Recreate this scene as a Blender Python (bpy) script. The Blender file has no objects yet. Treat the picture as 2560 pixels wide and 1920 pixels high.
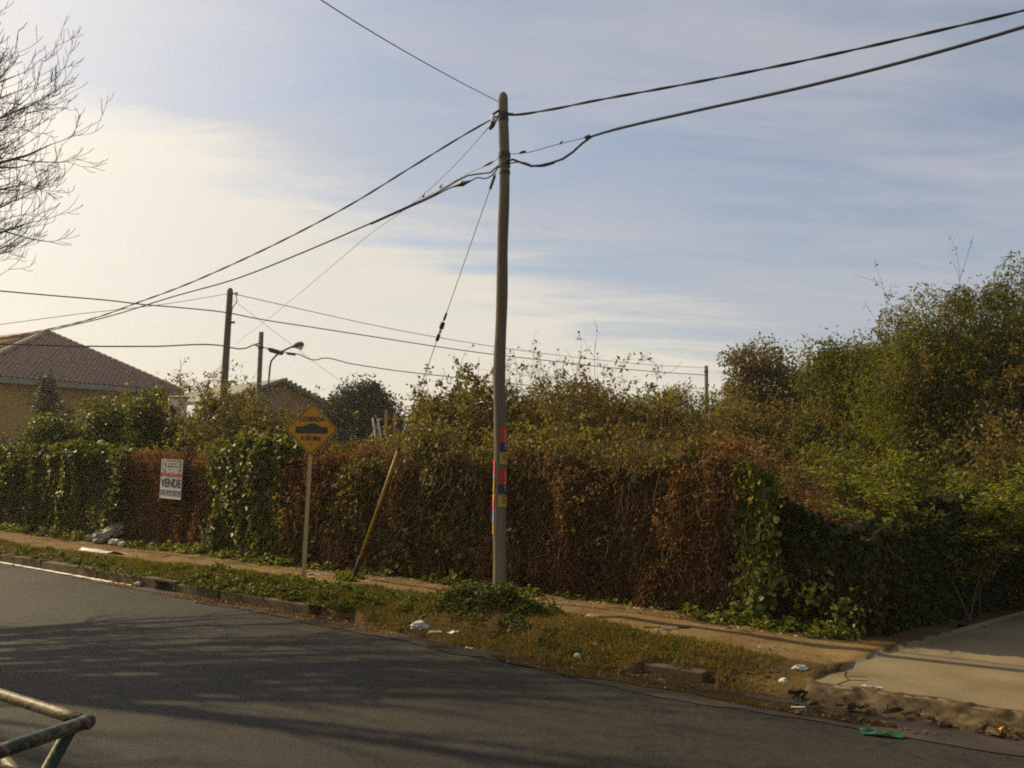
import bpy, bmesh, math, random
import numpy as np
from mathutils import Vector, Matrix

random.seed(7)
RNG = np.random.default_rng(11)
scene = bpy.context.scene
COL = scene.collection

# ------------------------------------------------------------------ camera, sky, sun, exposure
cam_d = bpy.data.cameras.new('camera')
cam = bpy.data.objects.new('camera', cam_d)
COL.objects.link(cam)
cam_d.sensor_width = 36.0
cam_d.lens = 2300.0 / 2560.0 * 36.0
cam_d.clip_start = 0.05
cam_d.clip_end = 3000.0
_P, _R = math.radians(4.5), math.radians(1.0)
_r0, _u0 = Vector((1, 0, 0)), Vector((0, -math.sin(_P), math.cos(_P)))
_fw = Vector((0, math.cos(_P), math.sin(_P)))
_r = _r0 * math.cos(_R) + _u0 * math.sin(_R)
_u = _u0 * math.cos(_R) - _r0 * math.sin(_R)
_m = Matrix((_r, _u, -_fw)).transposed().to_4x4()
_m.translation = Vector((0, 0, 1.8))
cam.matrix_world = _m
scene.camera = cam

SUN_AZ = math.radians(60.0)     # to the left of the view direction
SUN_EL = math.radians(35.0)
SUN_DIR = Vector((-math.sin(SUN_AZ) * math.cos(SUN_EL), math.cos(SUN_AZ) * math.cos(SUN_EL), math.sin(SUN_EL)))

world = bpy.data.worlds.new('World')
scene.world = world
world.use_nodes = True
wn = world.node_tree
wn.nodes.clear()


def wnode(t, **kw):
    n = wn.nodes.new(t)
    for k, v in kw.items():
        setattr(n, k, v)
    return n


def wmath(op, a, b=None, clamp=False):
    n = wnode('ShaderNodeMath', operation=op, use_clamp=clamp)
    for i, v in enumerate((a, b)):
        if v is None:
            continue
        if isinstance(v, (int, float)):
            n.inputs[i].default_value = v
        else:
            wn.links.new(v, n.inputs[i])
    return n.outputs[0]


def wramp(val, lo, hi):
    n = wnode('ShaderNodeMapRange', interpolation_type='SMOOTHSTEP')
    n.inputs['From Min'].default_value = lo
    n.inputs['From Max'].default_value = hi
    wn.links.new(val, n.inputs['Value'])
    return n.outputs[0]


sky = wnode('ShaderNodeTexSky', sky_type='NISHITA')
sky.sun_disc = False
sky.sun_elevation = SUN_EL
sky.sun_rotation = -SUN_AZ
sky.altitude = 20
sky.air_density = 1.0
sky.dust_density = 2.2
sky.ozone_density = 1.2
bg_sky = wnode('ShaderNodeBackground')
bg_sky.inputs['Strength'].default_value = 0.095
wn.links.new(sky.outputs[0], bg_sky.inputs['Color'])

tc = wnode('ShaderNodeTexCoord')
sep = wnode('ShaderNodeSeparateXYZ')
wn.links.new(tc.outputs['Generated'], sep.inputs[0])
X_, Y_, Z_ = sep.outputs
# cloud layer coordinates: direction projected on a flat layer overhead
zz = wmath('ADD', wmath('MAXIMUM', Z_, 0.0), 0.12)
comb = wnode('ShaderNodeCombineXYZ')
wn.links.new(wmath('DIVIDE', X_, zz), comb.inputs[0])
wn.links.new(wmath('DIVIDE', Y_, zz), comb.inputs[1])
mp = wnode('ShaderNodeMapping')
mp.inputs['Rotation'].default_value = (0, 0, math.radians(14))
mp.inputs['Scale'].default_value = (0.55, 1.5, 1)
wn.links.new(comb.outputs[0], mp.inputs['Vector'])


def wnoise(scale, detail, rough, dist=0.0):
    n = wnode('ShaderNodeTexNoise')
    n.inputs['Scale'].default_value = scale
    n.inputs['Detail'].default_value = detail
    n.inputs['Roughness'].default_value = rough
    n.inputs['Distortion'].default_value = dist
    wn.links.new(mp.outputs[0], n.inputs['Vector'])
    return n.outputs['Fac']


n_big = wnoise(0.8, 4, 0.55, 0.5)
n_fine = wnoise(2.1, 7, 0.62, 0.8)
# a bank of high cloud lying low all round, higher to the left
fbank = wmath('ADD', Z_, wmath('MULTIPLY', X_, 0.36))
fbank = wmath('ADD', fbank, wmath('MULTIPLY', wmath('SUBTRACT', n_big, 0.5), -0.16))
fbank = wmath('ADD', fbank, wmath('MULTIPLY', wmath('SUBTRACT', n_fine, 0.5), -0.13))
bank = wmath('SUBTRACT', 1.0, wramp(fbank, 0.15, 0.25))
wisp = wramp(wmath('ADD', wmath('MULTIPLY', n_big, 0.5), wmath('MULTIPLY', n_fine, 0.5)), 0.34, 0.66)
horiz = wmath('SUBTRACT', 1.0, wramp(Z_, 0.0, 0.34))
# forward scattering of the veil towards the sun
dotn = wnode('ShaderNodeVectorMath', operation='DOT_PRODUCT')
dotn.inputs[1].default_value = SUN_DIR
wn.links.new(tc.outputs['Generated'], dotn.inputs[0])
aure = wramp(dotn.outputs['Value'], 0.62, 1.0)
cover = wmath('MAXIMUM', wmath('MULTIPLY', bank, wmath('ADD', 0.78, wmath('MULTIPLY', wisp, 0.14))),
              wmath('ADD', wmath('ADD', 0.20, wmath('MULTIPLY', wisp, 0.55)), wmath('ADD', wmath('MULTIPLY', horiz, 0.16), wmath('MULTIPLY', aure, 0.5))))
cover = wmath('MINIMUM', cover, 0.93)
mixc = wnode('ShaderNodeMix', data_type='RGBA')
mixc.inputs['A'].default_value = (0.53, 0.53, 0.56, 1)
mixc.inputs['B'].default_value = (0.83, 0.76, 0.64, 1)
wn.links.new(wmath('MAXIMUM', bank, wmath('MULTIPLY', aure, 0.6)), mixc.inputs['Factor'])
bg_cl = wnode('ShaderNodeBackground')
wn.links.new(mixc.outputs['Result'], bg_cl.inputs['Color'])
wn.links.new(wmath('ADD', 0.80, wmath('MULTIPLY', aure, 0.28)), bg_cl.inputs['Strength'])
mixs = wnode('ShaderNodeMixShader')
wn.links.new(cover, mixs.inputs[0])
wn.links.new(bg_sky.outputs[0], mixs.inputs[1])
wn.links.new(bg_cl.outputs[0], mixs.inputs[2])
wout = wnode('ShaderNodeOutputWorld')
wn.links.new(mixs.outputs[0], wout.inputs['Surface'])

sun_d = bpy.data.lights.new('sun', 'SUN')
sun_d.energy = 4.7
sun_d.angle = math.radians(0.55)
sun_d.color = (1.0, 0.80, 0.46)
sun = bpy.data.objects.new('sun', sun_d)
COL.objects.link(sun)
sun.location = (-20, 15, 30)
sun.rotation_euler = SUN_DIR.to_track_quat('Z', 'Y').to_euler()

scene.view_settings.view_transform = 'Standard'
scene.view_settings.look = 'None'
scene.view_settings.exposure = 0.33
scene.view_settings.gamma = 1.0
scene.view_settings.use_curve_mapping = False
scene.render.engine = 'CYCLES'
scene.cycles.max_bounces = 6
scene.cycles.diffuse_bounces = 2
scene.cycles.glossy_bounces = 2
scene.cycles.transmission_bounces = 3
scene.cycles.use_denoising = False
scene.cycles.filter_width = 1.9
scene.cycles.caustics_reflective = False
scene.cycles.caustics_refractive = False

# ------------------------------------------------------------------ helpers
O2 = np.array([0.0, 11.6])
T2 = np.array([0.8155, -0.5788])     # along the fence, to the right
N2 = np.array([-0.5788, -0.8155])    # from the fence towards the road
T3, N3, Z3 = np.array([*T2, 0]), np.array([*N2, 0]), np.array([0, 0, 1.0])


def SW(s, w, z):
    s, w, z = np.broadcast_arrays(np.asarray(s, float), np.asarray(w, float), np.asarray(z, float))
    return np.stack([O2[0] + s * T2[0] + w * N2[0], O2[1] + s * T2[1] + w * N2[1], z], -1)


_TAB = np.random.default_rng(5).random((64, 64, 64))


def vnoise(p):
    p = np.asarray(p, float)
    i = np.floor(p).astype(int)
    f = p - i
    f = f * f * (3 - 2 * f)
    out = 0
    for dx in (0, 1):
        for dy in (0, 1):
            for dz in (0, 1):
                w = (f[..., 0] if dx else 1 - f[..., 0]) * (f[..., 1] if dy else 1 - f[..., 1]) * (f[..., 2] if dz else 1 - f[..., 2])
                out = out + w * _TAB[(i[..., 0] + dx) & 63, (i[..., 1] + dy) & 63, (i[..., 2] + dz) & 63]
    return out


def noise2(a, b, seed=0.0):
    a, b = np.broadcast_arrays(np.asarray(a, float), np.asarray(b, float))
    return vnoise(np.stack([a, b, np.full(a.shape, seed + 0.37)], -1))


def tag(o, label=None, cat=None, group=None, kind=None):
    if label: o['label'] = label
    if cat: o['category'] = cat
    if group: o['group'] = group
    if kind: o['kind'] = kind
    return o


def thing(name, label, cat, loc=(0, 0, 0), group=None):
    o = bpy.data.objects.new(name, None)
    o.empty_display_size = 0.2
    o.location = loc
    COL.objects.link(o)
    return tag(o, label, cat, group)


def wloc(o):
    l = Vector((0, 0, 0))
    while o is not None:
        l = l + o.location
        o = o.parent
    return np.array(l)


def obj(name, verts, faces, m, parent=None, smooth=False, loc=None, attr=None, kind=None):
    """verts in world coordinates; faces (n,k) array or list of lists"""
    verts = np.asarray(verts, float).reshape(-1, 3)
    if parent is not None:
        base = wloc(parent)
        off = np.array(loc, float) if loc is not None else base
    else:
        base = np.zeros(3)
        off = np.array(loc, float) if loc is not None else np.zeros(3)
    me = bpy.data.meshes.new(name)
    v = verts - off
    if isinstance(faces, np.ndarray):
        nf, k = faces.shape
        me.vertices.add(len(v))
        me.vertices.foreach_set('co', v.astype(np.float32).ravel())
        me.loops.add(nf * k)
        me.loops.foreach_set('vertex_index', faces.astype(np.int32).ravel())
        me.polygons.add(nf)
        me.polygons.foreach_set('loop_start', np.arange(0, nf * k, k, dtype=np.int32))
        me.update(calc_edges=True)
    else:
        me.from_pydata([tuple(x) for x in v], [], [tuple(f) for f in faces])
        me.update()
    if attr is not None:
        a = me.attributes.new('rnd', 'FLOAT', 'FACE')
        a.data.foreach_set('value', np.asarray(attr, np.float32))
    if smooth:
        me.polygons.foreach_set('use_smooth', np.ones(len(me.polygons), bool))
    if m is not None:
        me.materials.append(m)
    o = bpy.data.objects.new(name, me)
    COL.objects.link(o)
    if parent is not None:
        o.parent = parent
    o.location = off - base
    if kind: o['kind'] = kind
    return o


def share(src, name, parent, wmat):
    """another object with the mesh of src, placed by a world matrix"""
    o = bpy.data.objects.new(name, src if isinstance(src, bpy.types.Mesh) else src.data)
    COL.objects.link(o)
    if parent is not None:
        o.parent = parent
        wmat = Matrix.Translation(-Vector(wloc(parent))) @ wmat
    o.matrix_local = wmat
    return o


class MB:
    """collects shapes into one mesh"""
    def __init__(self):
        self.v, self.f = [], []

    def add(self, v, f):
        n = len(self.v)
        self.v.extend([tuple(x) for x in np.asarray(v, float)])
        self.f.extend([tuple(i + n for i in q) for q in f])
        return self

    def box(self, c, size, ax=None, ay=None, az=None):
        c = np.asarray(c, float)
        ax = np.array([1, 0, 0.]) if ax is None else np.asarray(ax, float)
        ay = np.array([0, 1, 0.]) if ay is None else np.asarray(ay, float)
        az = np.array([0, 0, 1.]) if az is None else np.asarray(az, float)
        vs = []
        for i in (-1, 1):
            for j in (-1, 1):
                for k in (-1, 1):
                    vs.append(c + ax * i * size[0] / 2 + ay * j * size[1] / 2 + az * k * size[2] / 2)
        return self.add(vs, [(0, 1, 3, 2), (4, 6, 7, 5), (0, 4, 5, 1), (2, 3, 7, 6), (0, 2, 6, 4), (1, 5, 7, 3)])

    def bar(self, a, b, w, h=None, up=(0, 0, 1)):
        a, b = np.asarray(a, float), np.asarray(b, float)
        d = b - a
        L = np.linalg.norm(d)
        d = d / L
        s = np.cross(d, np.asarray(up, float))
        s = s / (np.linalg.norm(s) + 1e-9)
        u = np.cross(s, d)
        return self.box((a + b) / 2, (L, w, h or w), d, s, u)

    def tube(self, pts, r, n=8, caps=True):
        pts = np.asarray(pts, float)
        rs = np.broadcast_to(np.asarray(r, float), (len(pts),))
        d = np.gradient(pts, axis=0)
        d /= np.linalg.norm(d, axis=1)[:, None] + 1e-12
        ref = np.array([0, 0, 1.0]) if abs(d[0][2]) < 0.9 else np.array([1.0, 0, 0])
        rings = []
        s = np.cross(d[0], ref)
        s /= np.linalg.norm(s)
        for i in range(len(pts)):
            s = s - d[i] * (s @ d[i])
            s /= np.linalg.norm(s) + 1e-12
            u = np.cross(d[i], s)
            ang = np.linspace(0, 2 * np.pi, n, endpoint=False)
            rings.append(pts[i] + rs[i] * (np.cos(ang)[:, None] * s + np.sin(ang)[:, None] * u))
        v = np.concatenate(rings)
        f = []
        for i in range(len(pts) - 1):
            for j in range(n):
                k = (j + 1) % n
                f.append((i * n + j, i * n + k, (i + 1) * n + k, (i + 1) * n + j))
        if caps:
            f.append(tuple(range(n - 1, -1, -1)))
            f.append(tuple((len(pts) - 1) * n + j for j in range(n)))
        return self.add(v, f)

    def build(self, name, m, parent=None, smooth=False, loc=None, kind=None, bevel=0):
        o = obj(name, self.v, self.f, m, parent, smooth, loc, kind=kind)
        if bevel:
            bm = bmesh.new()
            bm.from_mesh(o.data)
            bmesh.ops.bevel(bm, geom=bm.edges[:], offset=bevel, segments=2, affect='EDGES', profile=0.6)
            bm.to_mesh(o.data)
            bm.free()
        return o


def prisms(segs):
    """segs (n,8): p0,p1,r0,r1 -> three-sided tapered twigs"""
    S = np.asarray(segs, float).reshape(-1, 8)
    p0, p1, r0, r1 = S[:, :3], S[:, 3:6], S[:, 6], S[:, 7]
    d = p1 - p0
    d /= np.linalg.norm(d, axis=1)[:, None] + 1e-9
    ref = np.where(np.abs(d[:, 2:3]) < 0.9, np.array([[0, 0, 1.0]]), np.array([[1.0, 0, 0]]))
    a = np.cross(d, ref)
    a /= np.linalg.norm(a, axis=1)[:, None] + 1e-9
    b = np.cross(d, a)
    n = len(S)
    V = np.zeros((n, 6, 3))
    for k in range(3):
        t = 2 * math.pi * k / 3
        off = math.cos(t) * a + math.sin(t) * b
        V[:, k] = p0 + off * r0[:, None]
        V[:, 3 + k] = p1 + off * r1[:, None]
    base = (np.arange(n) * 6)[:, None]
    F = np.concatenate([base + np.array([[k, (k + 1) % 3, 3 + (k + 1) % 3, 3 + k]]) for k in range(3)])
    return V.reshape(-1, 3), F


def unit(v):
    return v / (np.linalg.norm(v, axis=-1, keepdims=True) + 1e-9)


def leaf_arrays(P, A, Nn, L, W, fold=0.25):
    """rhombic folded leaves"""
    A = unit(A)
    B = unit(np.cross(Nn, A))
    Nn = np.cross(A, B)
    L = np.asarray(L)[:, None]
    W = np.asarray(W)[:, None]
    n = len(P)
    V = np.zeros((n, 4, 3))
    V[:, 0] = P
    V[:, 1] = P + A * L * 0.45 + B * W * 0.5 + Nn * W * fold
    V[:, 2] = P + A * L
    V[:, 3] = P + A * L * 0.45 - B * W * 0.5 + Nn * W * fold
    F = np.arange(n * 4).reshape(n, 4)
    return V.reshape(-1, 3), F


def leaves(name, P, A, Nn, L, W, m, parent=None, rnd=None, kind='stuff', fold=0.25, loc=None):
    V, F = leaf_arrays(P, A, Nn, L, W, fold)
    if rnd is None:
        rnd = RNG.random(len(P))
    return obj(name, V, F, m, parent, attr=rnd, kind=kind, loc=loc)


# ------------------------------------------------------------------ materials
def new_mat(name):
    m = bpy.data.materials.new(name)
    m.use_nodes = True
    nt = m.node_tree
    nt.nodes.clear()
    return m, nt


def N(nt, t, **kw):
    n = nt.nodes.new(t)
    ins = kw.pop('ins', {})
    for k, v in kw.items():
        setattr(n, k, v)
    for k, v in ins.items():
        if isinstance(v, bpy.types.NodeSocket):
            nt.links.new(v, n.inputs[k])
        else:
            n.inputs[k].default_value = v
    return n


def c4(c):
    return (c[0], c[1], c[2], 1.0)


def ramp(nt, fac, stops):
    r = nt.nodes.new('ShaderNodeValToRGB')
    e = r.color_ramp.elements
    while len(e) < len(stops):
        e.new(0.5)
    for el, (p, c) in zip(e, stops):
        el.position = p
        el.color = c4(c)
    nt.links.new(fac, r.inputs[0])
    return r.outputs[0]


def noise_tex(nt, vec, scale, detail=4, rough=0.55, dist=0.0):
    n = N(nt, 'ShaderNodeTexNoise', ins={'Scale': scale, 'Detail': detail, 'Roughness': rough, 'Distortion': dist})
    nt.links.new(vec, n.inputs['Vector'])
    return n.outputs['Fac']


def surf(name, stops, scale=3.0, detail=6, rough=0.8, bump=0.0, bscale=None, spec=0.3, metallic=0.0, stretch=(1, 1, 1), fine=None, rough_noise=None):
    """noise-coloured surface; stops = [(pos,col),...]; fine = (scale, amount) speckle"""
    m, nt = new_mat(name)
    tcn = N(nt, 'ShaderNodeTexCoord')
    mpn = N(nt, 'ShaderNodeMapping', ins={'Scale': stretch})
    nt.links.new(tcn.outputs['Object'], mpn.inputs['Vector'])
    vec = mpn.outputs[0]
    fac = noise_tex(nt, vec, scale, detail)
    col = ramp(nt, fac, stops)
    if fine:
        f2 = noise_tex(nt, vec, fine[0], 2, 0.7)
        mr = N(nt, 'ShaderNodeMapRange', ins={'Value': f2, 'From Min': 0.3, 'From Max': 0.7, 'To Min': 1 - fine[1], 'To Max': 1 + fine[1]})
        mul = N(nt, 'ShaderNodeVectorMath', operation='SCALE', ins={0: col, 'Scale': mr.outputs[0]})
        col = mul.outputs[0]
    b = N(nt, 'ShaderNodeBsdfPrincipled', ins={'Base Color': col, 'Roughness': rough, 'Specular IOR Level': spec, 'Metallic': metallic})
    if rough_noise:
        rn = N(nt, 'ShaderNodeMapRange', ins={'Value': noise_tex(nt, vec, rough_noise[0], 4), 'From Min': rough_noise[1], 'From Max': rough_noise[2], 'To Min': rough_noise[3], 'To Max': rough_noise[4]})
        nt.links.new(rn.outputs[0], b.inputs['Roughness'])
    if bump:
        bf = noise_tex(nt, vec, bscale or scale * 6, 5, 0.65)
        bn = N(nt, 'ShaderNodeBump', ins={'Strength': 1.0, 'Distance': bump, 'Height': bf})
        nt.links.new(bn.outputs[0], b.inputs['Normal'])
    o = N(nt, 'ShaderNodeOutputMaterial')
    nt.links.new(b.outputs[0], o.inputs[0])
    return m


def leaf_mat(name, stops, trans=0.42, tint=(1.2, 1.1, 0.5), gloss=0.18, rough=0.55):
    m, nt = new_mat(name)
    at = N(nt, 'ShaderNodeAttribute', attribute_name='rnd')
    col = ramp(nt, at.outputs['Fac'], stops)
    b = N(nt, 'ShaderNodeBsdfPrincipled', ins={'Base Color': col, 'Roughness': rough, 'Specular IOR Level': gloss})
    tcol = N(nt, 'ShaderNodeVectorMath', operation='MULTIPLY', ins={0: col, 1: tint})
    t = N(nt, 'ShaderNodeBsdfTranslucent', ins={'Color': tcol.outputs[0]})
    mx = N(nt, 'ShaderNodeMixShader', ins={0: trans, 1: b.outputs[0], 2: t.outputs[0]})
    o = N(nt, 'ShaderNodeOutputMaterial')
    nt.links.new(mx.outputs[0], o.inputs[0])
    return m


def plain(name, col, rough=0.6, spec=0.4, metallic=0.0, var=0.15, scale=8.0):
    lo = tuple(c * (1 - var) for c in col)
    hi = tuple(min(1, c * (1 + var)) for c in col)
    return surf(name, [(0.3, lo), (0.7, hi)], scale=scale, rough=rough, spec=spec, metallic=metallic)


M = {}
def asphalt():
    m, nt = new_mat('asphalt')
    tcn = N(nt, 'ShaderNodeTexCoord')
    vec = tcn.outputs['Object']
    col = ramp(nt, noise_tex(nt, vec, .8, 8), [(0.25, (.0150, .0125, .0088)), (0.5, (.0225, .0190, .0134)), (0.62, (.0260, .0220, .0155)), (0.8, (.038, .032, .022))])
    # old patches, stains, aggregate
    st = N(nt, 'ShaderNodeMapRange', ins={'Value': noise_tex(nt, vec, 2.3, 5, .6, 1.2), 'From Min': .56, 'From Max': .70, 'To Min': 1.0, 'To Max': .5})
    ag = N(nt, 'ShaderNodeMapRange', ins={'Value': noise_tex(nt, vec, 42, 3, .8), 'From Min': .3, 'From Max': .7, 'To Min': .52, 'To Max': 1.6})
    ag3 = N(nt, 'ShaderNodeMapRange', ins={'Value': noise_tex(nt, vec, 11, 5, .75), 'From Min': .32, 'From Max': .68, 'To Min': .74, 'To Max': 1.28})
    ag2 = N(nt, 'ShaderNodeMapRange', ins={'Value': noise_tex(nt, vec, 150, 2, .8), 'From Min': .35, 'From Max': .68, 'To Min': .62, 'To Max': 1.5})
    vo = N(nt, 'ShaderNodeTexVoronoi', feature='DISTANCE_TO_EDGE', ins={'Scale': .55})
    wv = N(nt, 'ShaderNodeTexNoise', ins={'Scale': 2.2, 'Detail': 5})
    nt.links.new(vec, wv.inputs['Vector'])
    add = N(nt, 'ShaderNodeVectorMath', operation='MULTIPLY_ADD', ins={0: wv.outputs['Color'], 1: (.9, .9, .9), 2: vec})
    nt.links.new(add.outputs[0], vo.inputs['Vector'])
    cr = N(nt, 'ShaderNodeMapRange', ins={'Value': vo.outputs['Distance'], 'From Min': .002, 'From Max': .010, 'To Min': .42, 'To Max': 1.0})
    p = st.outputs[0]
    for q in (ag, ag2, ag3, cr):
        mm = N(nt, 'ShaderNodeMath', operation='MULTIPLY', ins={0: p, 1: q.outputs[0]})
        p = mm.outputs[0]
    mul = N(nt, 'ShaderNodeVectorMath', operation='SCALE', ins={0: col, 'Scale': p})
    b = N(nt, 'ShaderNodeBsdfPrincipled', ins={'Base Color': mul.outputs[0], 'Roughness': .70, 'Specular IOR Level': .22})
    bn = N(nt, 'ShaderNodeBump', ins={'Strength': 1.0, 'Distance': .010, 'Height': noise_tex(nt, vec, 60, 5, .75)})
    nt.links.new(bn.outputs[0], b.inputs['Normal'])
    o = N(nt, 'ShaderNodeOutputMaterial')
    nt.links.new(b.outputs[0], o.inputs[0])
    return m


M['asphalt'] = asphalt()
M['soil'] = surf('verge_soil', [(0.3, (.050, .031, .011)), (0.5, (.085, .053, .018)), (0.72, (.14, .09, .034))], scale=2.2, detail=8, rough=0.95, bump=0.02, bscale=25, spec=0.1, fine=(60, .35))
M['path'] = surf('dirt_path', [(0.28, (.095, .058, .023)), (0.45, (.155, .100, .043)), (0.58, (.18, .12, .053)), (0.75, (.25, .175, .083))], scale=2.6, detail=9, rough=0.95, bump=0.012, bscale=30, spec=0.1, fine=(70, .22))
M['lot'] = surf('lot_soil', [(0.3, (.05, .04, .018)), (0.7, (.10, .075, .03))], scale=0.6, rough=1.0, spec=0.05)
M['kerb'] = surf('kerb_concrete', [(0.3, (.060, .040, .020)), (0.55, (.105, .075, .040)), (0.8, (.16, .12, .07))], scale=3.0, rough=0.9, bump=0.006, bscale=40, spec=0.2, fine=(80, .25))
M['gutter'] = surf('gutter_silt', [(0.3, (.014, .010, .0055)), (0.55, (.028, .019, .010)), (0.8, (.062, .042, .021))], scale=2.0, detail=8, rough=0.6, bump=0.006, bscale=30, spec=0.4, fine=(70, .35), rough_noise=(1.3, .4, .6, .35, .9))
M['concrete'] = surf('pavement_concrete', [(0.22, (.085, .061, .031)), (0.42, (.155, .118, .064)), (0.6, (.19, .15, .087)), (0.8, (.23, .185, .11))], scale=1.3, detail=9, rough=0.9, bump=0.004, bscale=60, spec=0.2, fine=(110, .16))
M['rubble'] = surf('broken_concrete', [(0.3, (.032, .022, .011)), (0.52, (.075, .053, .028)), (0.8, (.16, .125, .072))], scale=9, rough=0.95, bump=0.012, bscale=30, spec=0.1)
M['puddle'] = surf('puddle_water', [(0.3, (.018, .014, .009)), (0.7, (.03, .022, .013))], scale=2, rough=0.06, spec=0.5, bump=0.0008, bscale=6)
M['line_white'] = surf('white_strip', [(0.35, (.55, .50, .42)), (0.6, (.85, .80, .70))], scale=6, rough=0.7, fine=(40, .2))
M['pole_wood'] = surf('pole_wood', [(0.25, (.085, .068, .045)), (0.5, (.145, .12, .08)), (0.78, (.215, .18, .125))], scale=5, detail=9, rough=0.9, bump=0.008, bscale=18, spec=0.15, stretch=(1, 1, .07))
M['pole_far'] = surf('far_pole_wood', [(0.3, (.08, .068, .05)), (0.7, (.15, .13, .10))], scale=6, rough=0.9, spec=0.1, stretch=(1, 1, .1))
M['iron'] = plain('dark_iron', (.03, .028, .027), 0.6, 0.4, 0.3)
M['cable'] = plain('cable_sheath', (.045, .043, .043), 0.7, 0.2)
M['cable_grey'] = plain('grey_cable_sheath', (.042, .043, .047), 0.75, 0.15)
M['wire'] = plain('steel_wire', (.16, .15, .14), 0.45, 0.5, 0.6)
M['porcelain'] = plain('pale_porcelain', (.55, .53, .48), 0.3, 0.5)
M['yellow_tube'] = surf('yellow_tube', [(0.3, (.24, .135, .012)), (0.7, (.36, .215, .02))], scale=8, rough=0.5, stretch=(1, 1, .3), fine=(30, .25))
M['black_rubber'] = plain('black_tube', (.018, .016, .014), 0.7)
M['sign_yellow'] = surf('sign_yellow', [(0.3, (.46, .215, .007)), (0.7, (.54, .26, .009))], scale=4, rough=0.5, spec=0.2)
M['sign_black'] = plain('sign_black', (.030, .020, .013), 0.5)
M['sign_edge'] = plain('sign_edge_black', (.10, .055, .008), 0.5)
M['post_steel'] = surf('post_steel', [(0.3, (.34, .245, .115)), (0.7, (.46, .345, .175))], scale=6, rough=0.45, metallic=0.35, spec=0.5, stretch=(1, 1, .2))
M['white_board'] = surf('white_board', [(0.3, (.58, .53, .44)), (0.7, (.74, .69, .59))], scale=6, rough=0.6, fine=(25, .1))
M['grey_board'] = surf('grey_board', [(0.3, (.14, .13, .11)), (0.7, (.22, .20, .17))], scale=6, rough=0.6)
M['red_board'] = plain('red_board', (.40, .035, .03), 0.55)
M['pink_board'] = plain('faded_pink_board', (.52, .31, .26), 0.6)
M['ink'] = plain('black_ink', (.02, .02, .018), 0.6)
M['grey_ink'] = plain('grey_ink', (.10, .10, .085), 0.6)
M['flyer_red'] = plain('flyer_red', (.40, .032, .012), 0.6, 0.2)
M['flyer_orange'] = plain('flyer_orange', (.80, .25, .04), 0.5)
M['flyer_pink'] = plain('flyer_pink', (.75, .10, .14), 0.5)
M['flyer_blue'] = plain('flyer_blue', (.022, .022, .055), 0.6, 0.2)
M['flyer_pale_blue'] = plain('flyer_pale_blue', (.22, .28, .42), 0.5)
M['flyer_yellow'] = plain('flyer_yellow', (.42, .26, .022), 0.6, 0.2)
M['flyer_white'] = plain('flyer_white', (.60, .55, .50), 0.5)
M['post_concrete'] = surf('post_concrete', [(0.3, (.04, .026, .014)), (0.7, (.08, .055, .03))], scale=6, rough=0.95, bump=0.006)
M['box_dark'] = plain('box_dark', (.018, .015, .012), 0.7)
M['orange_bar'] = plain('orange_bar', (.42, .14, .05), 0.6)
M['tile'] = surf('roof_tile', [(0.3, (.15, .072, .045)), (0.6, (.21, .105, .066)), (0.8, (.27, .14, .09))], scale=2.5, rough=0.40, spec=1.0, metallic=0.30, fine=(14, .25))
M['tile_rough'] = plain('matte_tile', (.13, .085, .06), 0.95, 0.05)  # duller, darker tile copy that keeps sun glare off the left roof face
M['roof_under'] = plain('roof_underlay', (.10, .05, .035), 0.95, 0.05)
M['ridge_tile'] = surf('ridge_tile', [(0.3, (.20, .13, .085)), (0.7, (.30, .21, .15))], scale=4, rough=0.7)
M['tile_grey'] = surf('grey_tile', [(0.3, (.12, .115, .095)), (0.7, (.19, .18, .15))], scale=4, rough=0.7)
M['ochre'] = surf('ochre_wall', [(0.3, (.33, .20, .050)), (0.7, (.42, .265, .075))], scale=1.2, rough=0.9, fine=(20, .08))
M['fascia'] = plain('pale_fascia', (.24, .215, .165), 0.7, 0.2)
M['brickwall'] = surf('brown_house_wall', [(0.3, (.22, .13, .08)), (0.7, (.32, .20, .12))], scale=2, rough=0.9)
M['whitewall'] = plain('white_wall', (.72, .68, .58), 0.8)
M['bark'] = surf('bark', [(0.3, (.045, .035, .025)), (0.7, (.10, .08, .055))], scale=8, rough=0.95, bump=0.01, stretch=(1, 1, .25), spec=0.1)
M['twig'] = plain('twig_bark', (.085, .062, .04), 0.9, 0.15)
M['twig_dark'] = plain('dark_twig', (.075, .066, .058), 0.9, 0.15)
M['twig_dry'] = plain('dry_stem', (.19, .115, .052), 0.9, 0.15)
M['twig_brown'] = plain('brown_stem', (.08, .040, .017), 0.9, 0.1)
M['wood_yellow'] = plain('yellow_timber', (.46, .26, .07), 0.8)
M['wood_orange'] = plain('orange_timber', (.40, .17, .06), 0.8)
M['alu'] = plain('grey_aluminium', (.42, .42, .40), 0.4, 0.5, 0.4)
M['grey_slab'] = plain('grey_slab', (.09, .085, .07), 0.9)
M['plastic_white'] = plain('white_plastic', (.50, .47, .40), 0.55)
M['plastic_grey'] = surf('greyish_sack', [(0.3, (.20, .18, .14)), (0.7, (.34, .31, .25))], scale=4, rough=0.6)
M['card'] = plain('tan_cardboard', (.42, .29, .14), 0.9)
M['plastic_green'] = plain('green_plastic', (.008, .075, .028), 0.5)
M['orange_plastic'] = plain('orange_plastic', (.75, .22, .02), 0.5)
M['silver'] = plain('silver_foil', (.6, .58, .56), 0.3, 0.6, 0.5)

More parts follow.
